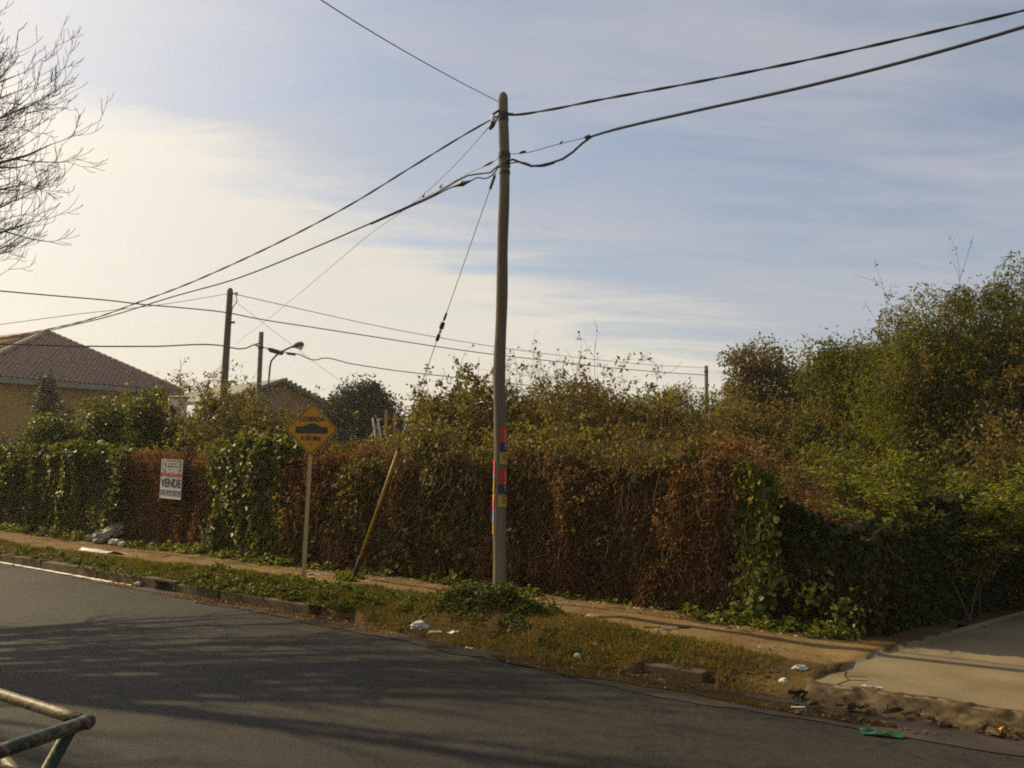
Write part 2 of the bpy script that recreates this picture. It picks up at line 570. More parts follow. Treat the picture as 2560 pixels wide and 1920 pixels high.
G_IVY = [(0.0, (.035, .048, .006)), (0.35, (.075, .092, .012)), (0.75, (.14, .148, .020)), (1.0, (.26, .235, .045))]
M['ivy'] = leaf_mat('ivy_leaf', G_IVY, trans=0.42, gloss=0.25, rough=0.5)
M['ivy_shaded'] = leaf_mat('shaded_ivy_leaf', [(0.0, (.018, .022, .005)), (0.5, (.036, .042, .008)), (0.9, (.065, .07, .014)), (1.0, (.11, .08, .02))], trans=0.25, gloss=0.15, rough=0.6)  # darker copy of the ivy leaf: the corner's shade is in the colour
M['dead'] = leaf_mat('dead_leaf', [(0.0, (.085, .042, .015)), (0.4, (.155, .080, .028)), (0.75, (.215, .120, .044)), (0.93, (.34, .215, .095)), (1.0, (.20, .18, .05))], trans=0.42, tint=(1.2, .95, .6), gloss=0.1, rough=0.8)
M['olive'] = leaf_mat('olive_leaf', [(0.0, (.075, .060, .011)), (0.35, (.135, .108, .018)), (0.7, (.18, .155, .026)), (0.9, (.25, .18, .032)), (1.0, (.32, .26, .055))], trans=0.42)
M['yellowgreen'] = leaf_mat('yellow_green_leaf', [(0.0, (.065, .072, .009)), (0.4, (.135, .140, .014)), (0.8, (.21, .195, .022)), (0.93, (.34, .23, .02)), (1.0, (.44, .25, .02))], trans=0.45)
M['yellowflower'] = leaf_mat('yellow_spike_leaf', [(0.0, (.16, .15, .02)), (0.5, (.34, .26, .02)), (1.0, (.50, .30, .02))], trans=0.4)
M['brown_olive'] = leaf_mat('brown_olive_leaf', [(0.0, (.072, .056, .014)), (0.4, (.125, .096, .022)), (0.75, (.165, .132, .030)), (1.0, (.26, .185, .05))], trans=0.42, tint=(1.2, 1.05, .5))
M['thicket'] = leaf_mat('thicket_leaf', [(0.0, (.070, .052, .012)), (0.3, (.120, .088, .020)), (0.6, (.150, .128, .022)), (0.85, (.150, .165, .022)), (1.0, (.30, .26, .06))], trans=0.42, tint=(1.2, 1.05, .5))
M['feather'] = leaf_mat('feathery_leaf', [(0.0, (.052, .058, .008)), (0.4, (.102, .112, .013)), (0.75, (.150, .155, .019)), (1.0, (.24, .20, .036))], trans=0.45)
M['darktree'] = leaf_mat('dark_tree_leaf', [(0.0, (.016, .024, .012)), (0.5, (.028, .040, .018)), (1.0, (.055, .068, .026))], trans=0.25, gloss=0.3)
M['conifer'] = leaf_mat('conifer_leaf', [(0.0, (.028, .030, .016)), (1.0, (.060, .058, .028))], trans=0.2)
M['fresh'] = leaf_mat('fresh_weed_leaf', [(0.0, (.065, .092, .009)), (0.5, (.135, .160, .017)), (0.85, (.21, .21, .032)), (1.0, (.36, .31, .10))], trans=0.45, gloss=0.25)
M['herb'] = leaf_mat('verge_herb_leaf', [(0.0, (.040, .058, .006)), (0.5, (.085, .108, .011)), (1.0, (.15, .155, .022))], trans=0.42, gloss=0.15)
M['grass'] = leaf_mat('grass_blade', [(0.0, (.070, .074, .010)), (0.35, (.11, .100, .015)), (0.65, (.16, .118, .026)), (1.0, (.25, .18, .055))], trans=0.4, gloss=0.1)
M['mound'] = leaf_mat('mound_leaf', [(0.0, (.030, .046, .007)), (0.5, (.062, .080, .011)), (1.0, (.125, .135, .022))], trans=0.35, gloss=0.2)

# railing paint: chipped green over rust and pale primer
def chipped(name, stops, sc):
    m, nt = new_mat(name)
    tcn = N(nt, 'ShaderNodeTexCoord')
    f1 = noise_tex(nt, tcn.outputs['Object'], sc, 6, 0.7, 0.6)
    c1 = ramp(nt, f1, stops)
    b = N(nt, 'ShaderNodeBsdfPrincipled', ins={'Base Color': c1, 'Roughness': 0.5, 'Specular IOR Level': 0.25})
    bn = N(nt, 'ShaderNodeBump', ins={'Strength': 1.0, 'Distance': 0.005, 'Height': f1})
    nt.links.new(bn.outputs[0], b.inputs['Normal'])
    o_ = N(nt, 'ShaderNodeOutputMaterial')
    nt.links.new(b.outputs[0], o_.inputs[0])
    return m


M['chipped'] = chipped('worn_primer_paint', [(0.0, (.02, .032, .016)), (0.42, (.03, .042, .02)), (0.46, (.12, .105, .06)), (0.53, (.17, .135, .075)), (0.58, (.06, .028, .010)), (0.9, (.10, .045, .016))], 17)
M['chipped_dark'] = chipped('chipped_green_paint', [(0.0, (.016, .026, .015)), (0.50, (.026, .038, .020)), (0.54, (.16, .13, .085)), (0.58, (.07, .03, .012)), (0.72, (.05, .025, .012)), (0.9, (.10, .045, .018))], 15)


# ------------------------------------------------------------------ ground, road, verge, kerb, pavement
def sheet(name, pts, z, m):
    o = obj(name, [(p[0], p[1], z) for p in pts], [tuple(range(len(pts)))], m)
    return tag(o, kind='structure')


sheet('ground', [(-405, -405), (405, -405), (405, 405), (-405, 405)], -0.06, M['lot'])


def swp(s, w):
    p = SW(s, w, 0)
    return (float(p[0]), float(p[1]))


# road: a fine-edged sheet from kerb to kerb
KW = 2.25


def kerb_w(s):
    return np.interp(s, [-60, -12, -9, -4.5, 0, 3.5, 6, 60], [2.0, 2.02, 2.08, 2.22, 2.25, 2.36, 2.28, 2.28])


ss = np.concatenate([[-200, -60], np.linspace(-16, 8, 49), [20, 60, 200]])
rv, rf = [], []
for s in ss:
    for w in (float(kerb_w(s)) - .25, 3.0, 4.0, 5.5, 7.0, 7.75):
        rv.append(SW(s, w, 0.03 * (1 - ((w - 5) / 2.75) ** 2) if s > -100 and s < 100 else 0.0))
for i in range(len(ss) - 1):
    for j in range(5):
        a = i * 6 + j
        rf.append((a, a + 6, a + 7, a + 1))
tag(obj('road', rv, rf, M['asphalt'], smooth=True), kind='structure')
tag(obj('near_verge', [SW(-200, 7.75, .10), SW(200, 7.75, .10), SW(200, 60, .10), SW(-200, 60, .10), SW(-200, 7.75, -.05), SW(200, 7.75, -.05)], [(0, 3, 2, 1), (0, 1, 5, 4)], M['soil']), kind='structure')


def spill(s):
    """1 where the soil has buried the kerb"""
    return np.clip(np.maximum(np.minimum((s + 0.55) / 0.6, (3.12 - s) / 0.22), (s - 3.70) / 0.12), 0, 1)


def gz(s, w):
    s, w = np.broadcast_arrays(np.asarray(s, float), np.asarray(w, float))
    z = 0.19 - 0.018 * np.clip(w, 0, 2.2)
    z = z + 0.05 * (noise2(s * 1.3, w * 1.8, 3) - 0.5) + 0.025 * (noise2(s * 4.1, w * 4.6, 9) - 0.5)
    # ridge of the verge behind the kerb
    z = z + 0.05 * np.exp(-((w - 1.75) / 0.28) ** 2) * (0.4 + noise2(s * 0.9, 0, 21))
    # mound at the foot of the pole
    z = z + 0.17 * np.exp(-(((s - 1.0) / 0.62) ** 2 + ((w - 1.74) / 0.34) ** 2))
    t2 = np.clip((w - (kerb_w(s) - .30)) / .2, 0, 1) * (1 - spill(s))
    z = z * (1 - t2) + .106 * t2
    t = np.clip((w - 2.0) / 0.62, 0, 1)
    t = t * t * (3 - 2 * t)
    z = z * (1 - t * spill(s)) + (-0.01) * t * spill(s)
    # falls to the pavement at the corner and dives under its left edge
    z = z - 0.03 * np.clip((s - 3.0) / 1.2, 0, 1)
    z = z - 0.16 * np.clip((s - np.interp(w, [-2.7, -.18, .85, 1.8, 2.16], [5.36, 4.80, 4.58, 4.46, 4.40]) - .035) / .06, 0, 1)
    return z


s_list = np.concatenate([np.linspace(-70, -16, 28)[:-1], np.arange(-16, 4.95, 0.07)])
v_list = np.linspace(0, 1, 58)
Sg, Vg = np.meshgrid(s_list, v_list, indexing='ij')
wmax = kerb_w(Sg) - 0.09 + 0.47 * spill(Sg)
# at the corner the verge ends in front of the kerb end
Wg = -1.3 + Vg * (wmax + 1.3)
Zg = gz(Sg, Wg)
Zg[:, -1] = -.05
vv = SW(Sg, Wg, Zg).reshape(-1, 3)
ns, nv = Sg.shape
idx = np.arange(ns * nv).reshape(ns, nv)
ff = np.stack([idx[:-1, :-1], idx[:-1, 1:], idx[1:, 1:], idx[1:, :-1]], -1).reshape(-1, 4)
tag(obj('verge', vv, ff, M['soil'], smooth=True), kind='structure')

# trodden path: its own sheet 6 mm above, ragged edges
ps = np.arange(-16, 4.95, 0.06)
pc = np.linspace(0, 1, 15)
pf = np.interp(ps, [-16, -12, -8, -4.8, -1.2, 0.6, 2.1, 3.3, 4.6], [.42, .42, .50, .34, .30, .22, .22, .45, .60])
pn = np.interp(ps, [-16, -9.5, -6, -3.5, -2, -.5, .6, 1.7, 2.8, 4.6], [1.45, 1.42, 1.42, 1.30, 1.20, 1.10, 1.06, 1.48, 1.72, 1.88])
pf = pf + 0.22 * (noise2(ps * 1.7, 0, 31) - .5) + .12 * (noise2(ps * 6, 0, 35) - .5)
pn = pn + 0.25 * (noise2(ps * 1.5, 0, 41) - .5) + .14 * (noise2(ps * 6, 0, 45) - .5)
Pw = pf[:, None] + pc[None, :] * (pn - pf)[:, None]
Ps = np.repeat(ps[:, None], 15, 1)
edge = np.minimum(pc, 1 - pc)[None, :]
Pz = gz(Ps, Pw) + np.where(edge < 0.01, -0.012, 0.007 - 0.0 * edge)
idx = np.arange(Ps.size).reshape(Ps.shape)
ff = np.stack([idx[:-1, :-1], idx[:-1, 1:], idx[1:, 1:], idx[1:, :-1]], -1).reshape(-1, 4)
tag(obj('path', SW(Ps, Pw, Pz).reshape(-1, 3), ff, M['path'], smooth=True), kind='structure')

# waste ground behind the fence
lv = [SW(-80, -1.25, .13), SW(5.3, -1.25, .13), SW(5.6, -2.7, .13), SW(7.0, -8.5, .13), SW(20, -60, .13), SW(60, -300, .13), SW(-300, -200, .13), SW(-300, -1.25, .13)]
tag(obj('lot_ground', lv, [tuple(range(8))], M['lot']), kind='structure')

# gutter silt along the kerb, 4 mm over the road
gs = np.arange(-7.2, 9, 0.08)
gw0 = kerb_w(gs) - 0.02
gw1 = kerb_w(gs) + np.interp(gs, [-7.2, -5, -3, 0, 2.5, 3.6, 5, 9], [.02, .16, .26, .36, .55, .66, .55, .6]) + .16 * (noise2(gs * 1.6, 0, 51) - .4) + .07 * (noise2(gs * 7, 0, 55) - .5)
gv = []
for k in range(5):
    w = gw0 + (gw1 - gw0) * k / 4
    rz = 0.03 * (1 - ((w - 5) / 2.75) ** 2)
    gv.append(SW(gs, w, rz + 0.006))
gv = np.stack(gv, 1)
idx = np.arange(gv.shape[0] * 5).reshape(-1, 5)
ff = np.stack([idx[:-1, :-1], idx[:-1, 1:], idx[1:, 1:], idx[1:, :-1]], -1).reshape(-1, 4)
tag(obj('gutter', gv.reshape(-1, 3), ff, M['gutter'], smooth=True), kind='structure')


def puddle(s0, s1, wc, hw, seed):
    t = np.linspace(0, 2 * np.pi, 60, endpoint=False)
    s = (s0 + s1) / 2 + (s1 - s0) / 2 * np.cos(t)
    w = wc + hw * np.sin(t) * (0.7 + .8 * noise2(np.cos(t) * 3 + 5, np.sin(t) * 2 + 5, seed))
    w = np.maximum(w, kerb_w(s) + .012)
    rz = 0.03 * (1 - ((w - 5) / 2.75) ** 2)
    tag(obj('puddle', SW(s, w, rz + .0105), [tuple(range(60))], M['puddle']), kind='structure')


puddle(1.7, 3.75, 2.66, .19, 61)
puddle(-1.75, -.75, 2.34, .07, 63)
puddle(-3.3, -2.0, 2.34, .06, 65)
puddle(3.6, 5.2, 2.70, .12, 67)

# white edge line at the foot of the kerb
for a, bb in ((-14.5, -8.62), (-8.56, -6.95), (-6.9, -6.05), (-6.0, -4.55)):
    q = np.linspace(a, bb, 12)
    w0 = kerb_w(q) + .012
    rz = 0.03 * (1 - ((w0 - 5) / 2.75) ** 2)
    L0 = SW(q, w0, rz + .011)
    L1 = SW(q, w0 + .075 + .025 * (noise2(q * 5, 0, 71) - .5), rz + .011)
    idx = np.arange(24).reshape(2, 12)
    tag(obj('edge_line', np.concatenate([L0, L1]), [(idx[0, i], idx[1, i], idx[1, i + 1], idx[0, i + 1]) for i in range(11)], M['line_white']), kind='structure')

# kerb of separate stones
kerb = thing('kerb', None, None, tuple(SW(0, 2.2, 0)))
kerb['kind'] = 'structure'
s = -30.0
kr = random.Random(3)
while s < 3.6:
    L = kr.choice([1.1, 1.35, 1.6, 1.9])
    e = min(s + L, 3.62)
    if s < 3.05 < e: s = 3.05
    mid = (s + e) / 2
    gap_drain = (s < -3.55 and e > -4.05)
    if not (-0.15 < mid < 2.95) and e - s > .3:
        pieces = [(s, e)]
        if gap_drain:
            pieces = [(s, -4.05), (-3.62, e)]
        for a, c in pieces:
            if c - a < .15:
                continue
            mb = MB()
            wm = float(kerb_w((a + c) / 2))
            p0, p1 = SW(a + .012, float(kerb_w(a)) - .07, 0), SW(c - .012, float(kerb_w(c)) - .07, 0)
            d = unit(p1 - p0)
            sd = np.cross(d, Z3)
            ln = np.linalg.norm(p1 - p0)
            tilt = kr.uniform(-.012, .012)
            top = (.118 if s < 3 else .092) + kr.uniform(-.014, .010)
            mb.box((p0 + p1) / 2 + Z3 * (top - .17), (ln, .135, .34), unit(d + Z3 * tilt), sd, Z3)
            mb.build('kerb_stone', M['kerb'], kerb, bevel=.012)
    s = e + kr.choice([0.0, 0.0, .03])
    if e >= 3.6:
        break
# storm drain inlet in the kerb
dr = thing('drain_inlet', 'dark storm drain mouth set in the kerb beside the white edge line', 'drain', tuple(SW(-3.84, 2.18, 0)))
mb = MB()
mb.box(SW(-3.84, 2.16, .125), (.46, .16, .03), T3, N3)
mb.box(SW(-4.035, 2.16, .07), (.05, .15, .08), T3, N3)
mb.box(SW(-3.635, 2.16, .07), (.05, .15, .08), T3, N3)
mb.build('frame', M['kerb'], dr, bevel=.006)
MB().box(SW(-3.84, 2.13, .07), (.35, .06, .14), T3, N3).build('shade_block', M['box_dark'], dr)  # solid dark block standing in for the shade inside the inlet

# concrete corner pavement with a broken front rim
left = [(4.40, 2.16), (4.46, 1.8), (4.58, .85), (4.80, -.18), (5.36, -2.7), (6.6, -8.5), (12, -34), (20, -70)]
right = [(26, -70), (18, -34), (11.5, -8.5), (9.5, -2.7), (9.3, 0), (9.2, 2.0)]
fr = []
for s in np.arange(9.1, 4.5, -.11):
    w = 2.12 + .16 * noise2(s * 1.7, 0, 81) + .12 * (noise2(s * 6, 0, 83) - .5)
    fr.append((s, float(w)))
outl = left + right + fr


def pz(s, w):
    return 0.150 - 0.045 * np.clip((w - .9) / 1.4, 0, 1)


tops = [SW(a, b, float(pz(np.array(a), np.array(b)))) for a, b in outl]
bots = [SW(a, b + (.05 if b > 1.9 else 0), -.03) for a, b in outl]
n = len(outl)
fcs = [tuple(range(n))] + [(i, i + n, (i + 1) % n + n, (i + 1) % n) for i in range(n)]
tag(obj('pavement', tops + bots, fcs, M['concrete']), kind='structure')
# cracks are shallow dark slots at the broken corner
crp = [[(4.62, 2.15), (4.66, 1.98), (4.60, 1.88), (4.57, 1.74), (4.50, 1.70)], [(4.60, 1.88), (4.74, 1.80)], [(4.66, 1.98), (4.78, 1.92)]]
for k, pl in enumerate(crp):
    mb = MB()
    for (a, b), (c, d) in zip(pl[:-1], pl[1:]):
        mb.bar(SW(a, b, float(pz(np.array(a), np.array(b))) + .0005), SW(c, d, float(pz(np.array(c), np.array(d))) + .0005), .009, .006)
    tag(mb.build('crack', M['box_dark']), kind='structure')


def rock(seed, sx, sy, sz, n_sub=2, amp=.35):
    bm = bmesh.new()
    bmesh.ops.create_icosphere(bm, subdivisions=n_sub, radius=1.0)
    co = np.array([v.co[:] for v in bm.verts])
    nz = vnoise(co * 1.6 + 20 + seed * 3.7) - .5
    nz2 = vnoise(co * 4 + 40 + seed * 1.3) - .5
    co = co * (1 + amp * 1.6 * nz + amp * .6 * nz2)[:, None]
    co = np.sign(co) * np.abs(co) ** .85
    co = co * np.array([sx, sy, sz])
    f = [tuple(v.index for v in fc.verts) for fc in bm.faces]
    bm.free()
    return co, f


def chunk(seed, sx, sy, sz):
    q = np.random.default_rng(seed)
    bm = bmesh.new()
    for p in q.normal(0, 1, (15, 3)):
        p = p / (np.linalg.norm(p) + 1e-9) * q.uniform(.75, 1.15)
        bm.verts.new((p[0] * sx, p[1] * sy, p[2] * sz))
    bmesh.ops.convex_hull(bm, input=bm.verts[:])
    bmesh.ops.delete(bm, geom=[v for v in bm.verts if not v.link_faces], context='VERTS')
    bm.verts.index_update()
    co = np.array([v.co[:] for v in bm.verts])
    f = [tuple(v.index for v in fc.verts) for fc in bm.faces]
    bm.free()
    return co, f


rock_meshes = []
for k in range(6):
    co, f = chunk(k, .085, .06, .042)
    me = bpy.data.meshes.new('broken_chunk')
    me.from_pydata([tuple(c) for c in co], [], f)
    me.materials.append(M['rubble'])
    rock_meshes.append(me)
rr = random.Random(17)
es = np.arange(4.36, 9.3, .022)
ew = np.linspace(0, 1, 20)
E_S = np.repeat(es[:, None], 20, 1)
E_0 = 2.12 + .16 * noise2(es * 1.7, 0, 81)[:, None] + .12 * (noise2(es * 6, 0, 83)[:, None] - .5)
E_W = E_0 - .10 + ew[None, :] * (.34 + .14 * (noise2(es * 2.3, 0, 85)[:, None] - .5))
E_Z = pz(E_S, E_W) * (1 - np.clip(ew * 1.25 - .22, 0, 1)[None, :] ** 1.3) + .022 * (noise2(E_S * 9, E_W * 14, 87) - .45) * np.sin(np.pi * np.clip(ew, .04, .96))[None, :] * 1.6 + .032 * (np.floor(noise2(E_S * 17, E_W * 22, 88) * 4) / 4 - .4) * (ew > .08)[None, :] * (ew < .95)[None, :] + .022 * (noise2(E_S * 24, E_W * 30, 89) - .5) * (ew > .1)[None, :] + .004
E_Z[:, 0] = pz(E_S[:, 0], E_W[:, 0]) - .01
E_Z[:, -1] = -.01
idx = np.arange(E_S.size).reshape(E_S.shape)
ff = np.stack([idx[:-1, :-1], idx[:-1, 1:], idx[1:, 1:], idx[1:, :-1]], -1).reshape(-1, 4)
tag(obj('broken_edge', SW(E_S, E_W, E_Z).reshape(-1, 3), ff, M['rubble']), kind='structure')
for k in range(130):
    s_ = rr.uniform(4.35, 7.0)
    w_ = 2.24 + .14 * float(noise2(np.array(s_ * 1.7), np.array(0.), 81)) + rr.uniform(-.03, .20)
    sc = rr.uniform(.16, .48) if k % 5 else rr.uniform(.5, .95)
    mt = Matrix.Translation(Vector(SW(s_, w_, .03 + rr.uniform(-.015, .025)))) @ Matrix.Rotation(rr.uniform(0, 6.3), 4, 'Z') @ Matrix.Rotation(rr.uniform(-.4, .4), 4, 'X') @ Matrix.Scale(sc, 4)
    o = share(rock_meshes[k % 6], 'concrete_chunk', None, mt)
    tag(o, 'crumbled lump of brown concrete along the broken pavement rim', 'rubble lump', 'crumbled lumps along the pavement rim')

# thin warm haze over the whole place
hz = obj('haze', [(x, y, z) for x in (-420, 420) for y in (-420, 420) for z in (-1.2, 13.0)], [(0, 1, 3, 2), (4, 6, 7, 5), (0, 4, 5, 1), (2, 3, 7, 6), (0, 2, 6, 4), (1, 5, 7, 3)], None, kind='stuff')
hm, nt = new_mat('haze_air')
pv = N(nt, 'ShaderNodeVolumePrincipled', ins={'Color': (.96, .92, .84, 1), 'Density': .0008, 'Anisotropy': .5})
o_ = N(nt, 'ShaderNodeOutputMaterial')
nt.links.new(pv.outputs[0], o_.inputs['Volume'])
hz.data.materials.append(hm)

# ------------------------------------------------------------------ grass on the verge
def blades(n, sfun, zlen, m, name, seed):
    r = np.random.default_rng(seed)
    s, w = sfun(r, n)
    n = len(s)
    P = SW(s, w, gz(s, w) - .004)
    L = zlen[0] + (zlen[1] - zlen[0]) * r.random(n) ** 2
    A = np.stack([r.normal(0, .55, n), r.normal(0, .55, n), np.full(n, 1.0)], -1)
    Nn = np.stack([r.normal(0, 1, n), r.normal(0, 1, n), r.normal(0, .2, n)], -1)
    o = leaves(name, P, A, Nn, L, .006 + .006 * r.random(n), m, rnd=np.clip(r.random(n) * .6 + .25 * noise2(s * 1.1, w * 1.6, 91) + .22 * np.clip(s / 2, 0, 1), 0, 1), fold=.1)
    return o


def grass_area(r, n):
    s = r.uniform(-15, 4.4, n)
    s = np.where(r.random(n) < .55, r.uniform(-5, 4.4, n), s)
    w = r.uniform(.9, 2.5, n)
    lo = np.interp(s, ps, pn) - .02
    hi = kerb_w(s) - .13 + .32 * spill(s)
    d = noise2(s * 1.4, w * 2.0, 101) * .7 + noise2(s * 4, w * 4, 103) * .3
    ok = (w > lo) & (w < hi) & (r.random(n) < np.clip((d - .24) * 3.4, .2, 1)) & (s < 4.3 - .2 * (w > 1.6))
    return s[ok], w[ok]


blades(190000, grass_area, (.018, .075), M['grass'], 'grass', 201)


def grass_back(r, n):
    s = r.uniform(-15, 4.3, n)
    w = r.uniform(.0, .75, n)
    hi = np.interp(s, ps, pf) + .05
    d = noise2(s * 1.2, w * 2, 111)
    ok = (w < hi) & (r.random(n) < np.clip((d - .3) * 3, .1, 1))
    return s[ok], w[ok]


blades(60000, grass_back, (.02, .09), M['grass'], 'grass', 203)


def herb_patch(name, spots, m, label=None, cat=None, kind='stuff', seed=1, per=42, ls=(.03, .06)):
    """low leafy weeds: rosettes of broad leaves"""
    r = np.random.default_rng(seed)
    P, A, Nn, L = [], [], [], []
    for (s0, w0, rad, hh) in spots:
        k = int(per * (rad / .12))
        th = r.uniform(0, 6.283, k)
        rr_ = rad * np.sqrt(r.random(k))
        s = s0 + rr_ * np.cos(th)
        w = w0 + rr_ * .7 * np.sin(th)
        z = gz(s, w) + hh * (1 - (rr_ / rad) ** 2) * r.random(k) ** .6
        P.append(SW(s, w, z))
        A.append(np.stack([r.normal(0, 1, k), r.normal(0, 1, k), r.uniform(-.1, .7, k)], -1))
        Nn.append(np.stack([r.normal(0, .5, k), r.normal(0, .5, k), np.ones(k)], -1))
        L.append(r.uniform(ls[0], ls[1], k))
    P, A, Nn, L = map(np.concatenate, (P, A, Nn, L))
    if label:
        t = thing(name, label, cat, tuple(P.mean(0) * np.array([1, 1, 0]) + np.array([0, 0, float(P[:, 2].min())])))
        return leaves('foliage', P, A, Nn, L, L * .75, m, t)
    return leaves(name, P, A, Nn, L, L * .75, m, kind=kind)


r_ = random.Random(23)
spots = []
for s0, s1, w0, w1, cnt, hh in ((-15, -8.6, .14, .50, 150, .15), (-8.6, -6.0, .12, .48, 80, .10), (-6.0, -3.6, .14, .55, 80, .14),
                                (-3.6, -1.6, .12, .40, 34, .09), (-1.5, .9, .08, .40, 70, .12), (.9, 2.6, .10, .34, 26, .07), (2.6, 4.3, .20, .62, 60, .12)):
    for _ in range(cnt):
        spots.append((r_.uniform(s0, s1), w0 + (w1 - w0) * r_.random() ** 1.3, r_.uniform(.06, .17), hh * r_.uniform(.4, 1.4)))
herb_patch('weeds', spots, M['fresh'], seed=5, per=46, ls=(.035, .075))
spots = []
for s0, s1, w0, w1, cnt, hh in ((-3.6, -1.6, 1.72, 2.22, 60, .12), (-2.4, .2, 1.40, 2.1, 80, .09), (-7.5, -3.6, 1.70, 2.1, 40, .06), (-12, -7.5, 1.65, 1.95, 20, .05), (.2, 3.6, 1.85, 2.4, 14, .04), (-6, -.3, 2.05, 2.2, 55, .05), (-13, -6, 1.95, 2.08, 30, .035)):
    for _ in range(cnt):
        spots.append((r_.uniform(s0, s1), r_.uniform(w0, w1), r_.uniform(.05, .15), hh * r_.uniform(.5, 1.3)))
herb_patch('weeds', spots, M['herb'], seed=6)
spots = [(1.0 + r_.gauss(0, .27), 1.72 + r_.gauss(0, .17), r_.uniform(.10, .18), r_.uniform(.06, .18)) for _ in range(75)]
herb_patch('leafy_mound', spots, M['mound'], 'dark green leafy mound swallowing the foot of the near utility pole', 'plant', seed=7, per=60)
spots = [(-1.95 + .42 * r_.uniform(-.6, .6) * .5, .86 + r_.gauss(0, .05), r_.uniform(.07, .12), r_.uniform(.05, .13)) for _ in range(12)]
herb_patch('weed_clump', spots, M['fresh'], 'bright green weed clump round the black foot of the slanting yellow tube', 'plant', seed=8, per=50)

# fallen dead leaves and crumbs on the ground: too many to count
r = np.random.default_rng(301)
n = 5200
s = r.uniform(-15, 4.4, n)
w = np.where(r.random(n) < .6, r.uniform(.0, .7, n), r.uniform(.3, 2.6, n))
ok = (w < kerb_w(s) + .35)
s, w = s[ok], w[ok]
rz = 0.03 * (1 - ((w - 5) / 2.75) ** 2) + .012
z = np.where(w > kerb_w(s) - .12 + .45 * spill(s), rz, gz(s, w) + .012)
n = len(s)
s2 = r.uniform(-5.0, 5.5, 3600)
w2 = kerb_w(s2) + r.uniform(-.30, .42, 3600) * np.interp(s2, [-5, -2, 0, 4], [.5, .7, 1, 1.2])
z2 = np.where(w2 > kerb_w(s2) - .12 + .45 * spill(s2), 0.03 * (1 - ((w2 - 5) / 2.75) ** 2) + .012, gz(s2, w2) + .012)
oo = (noise2(s2 * 2.2, w2 * 3, 305) > .42) & (s2 < 4.2) | (s2 >= 4.2) & (w2 > 2.5)
s, w, z = np.concatenate([s, s2[oo]]), np.concatenate([w, w2[oo]]), np.concatenate([z, z2[oo]])
n = len(s)
leaves('leaf_litter', SW(s, w, z), np.stack([r.normal(0, 1, n), r.normal(0, 1, n), r.normal(0, .25, n)], -1),
       np.stack([r.normal(0, .3, n), r.normal(0, .3, n), np.ones(n)], -1), r.uniform(.02, .05, n), r.uniform(.012, .028, n), M['dead'])

# ------------------------------------------------------------------ fence under the creepers
FZ = .17
fence = thing('boundary_fence', 'overgrown wire fence on slim concrete posts between path and waste ground', 'fence', tuple(SW(0, 0, FZ)))
for s in (-16.6, -13.2, -9.9, -6.6, -3.45, .41, 2.75):
    lean = random.uniform(-.015, .015)
    mb = MB().box(SW(s, .02, FZ + .82), (.11, .11, 1.74), unit(T3 + Z3 * lean), N3, unit(Z3 - T3 * lean))
    mb.build('post', M['post_concrete'], fence, bevel=.01)
segs = []
for s in np.arange(-17, 3.2, .075):
    segs.append([*SW(s, 0, FZ + .05), *SW(s + 1.55 * .55, 0, FZ + 1.6), .0016, .0016])
    segs.append([*SW(s + 1.55 * .55, .004, FZ + .05), *SW(s, .004, FZ + 1.6), .0016, .0016])
V, F = prisms(segs)
obj('wire_mesh', V, F, M['wire'], fence, kind='stuff')
for z in (.1, .85, 1.5):
    MB().tube([SW(-17, .01, FZ + z), SW(-6, .01, FZ + z - .02), SW(3.3, .01, FZ + z)], .0022, 5).build('strand', M['iron'], fence)
fence2 = thing('side_fence', 'low overgrown wire fence along the concrete corner pavement', 'fence', tuple(SW(4.3, 0, FZ)))
for u in (.0, 2.2, 4.4, 6.6):
    MB().box(SW(4.22 + .2 * u, -u, FZ + .5), (.1, .1, 1.1), T3, N3).build('post', M['post_concrete'], fence2, bevel=.01)
for z in (.2, .6, 1.0):
    MB().tube([SW(2.8, .01, FZ + z), SW(4.25, .0, FZ + z), SW(5.6, -7, FZ + z)], .0025, 5).build('strand', M['wire'], fence2)

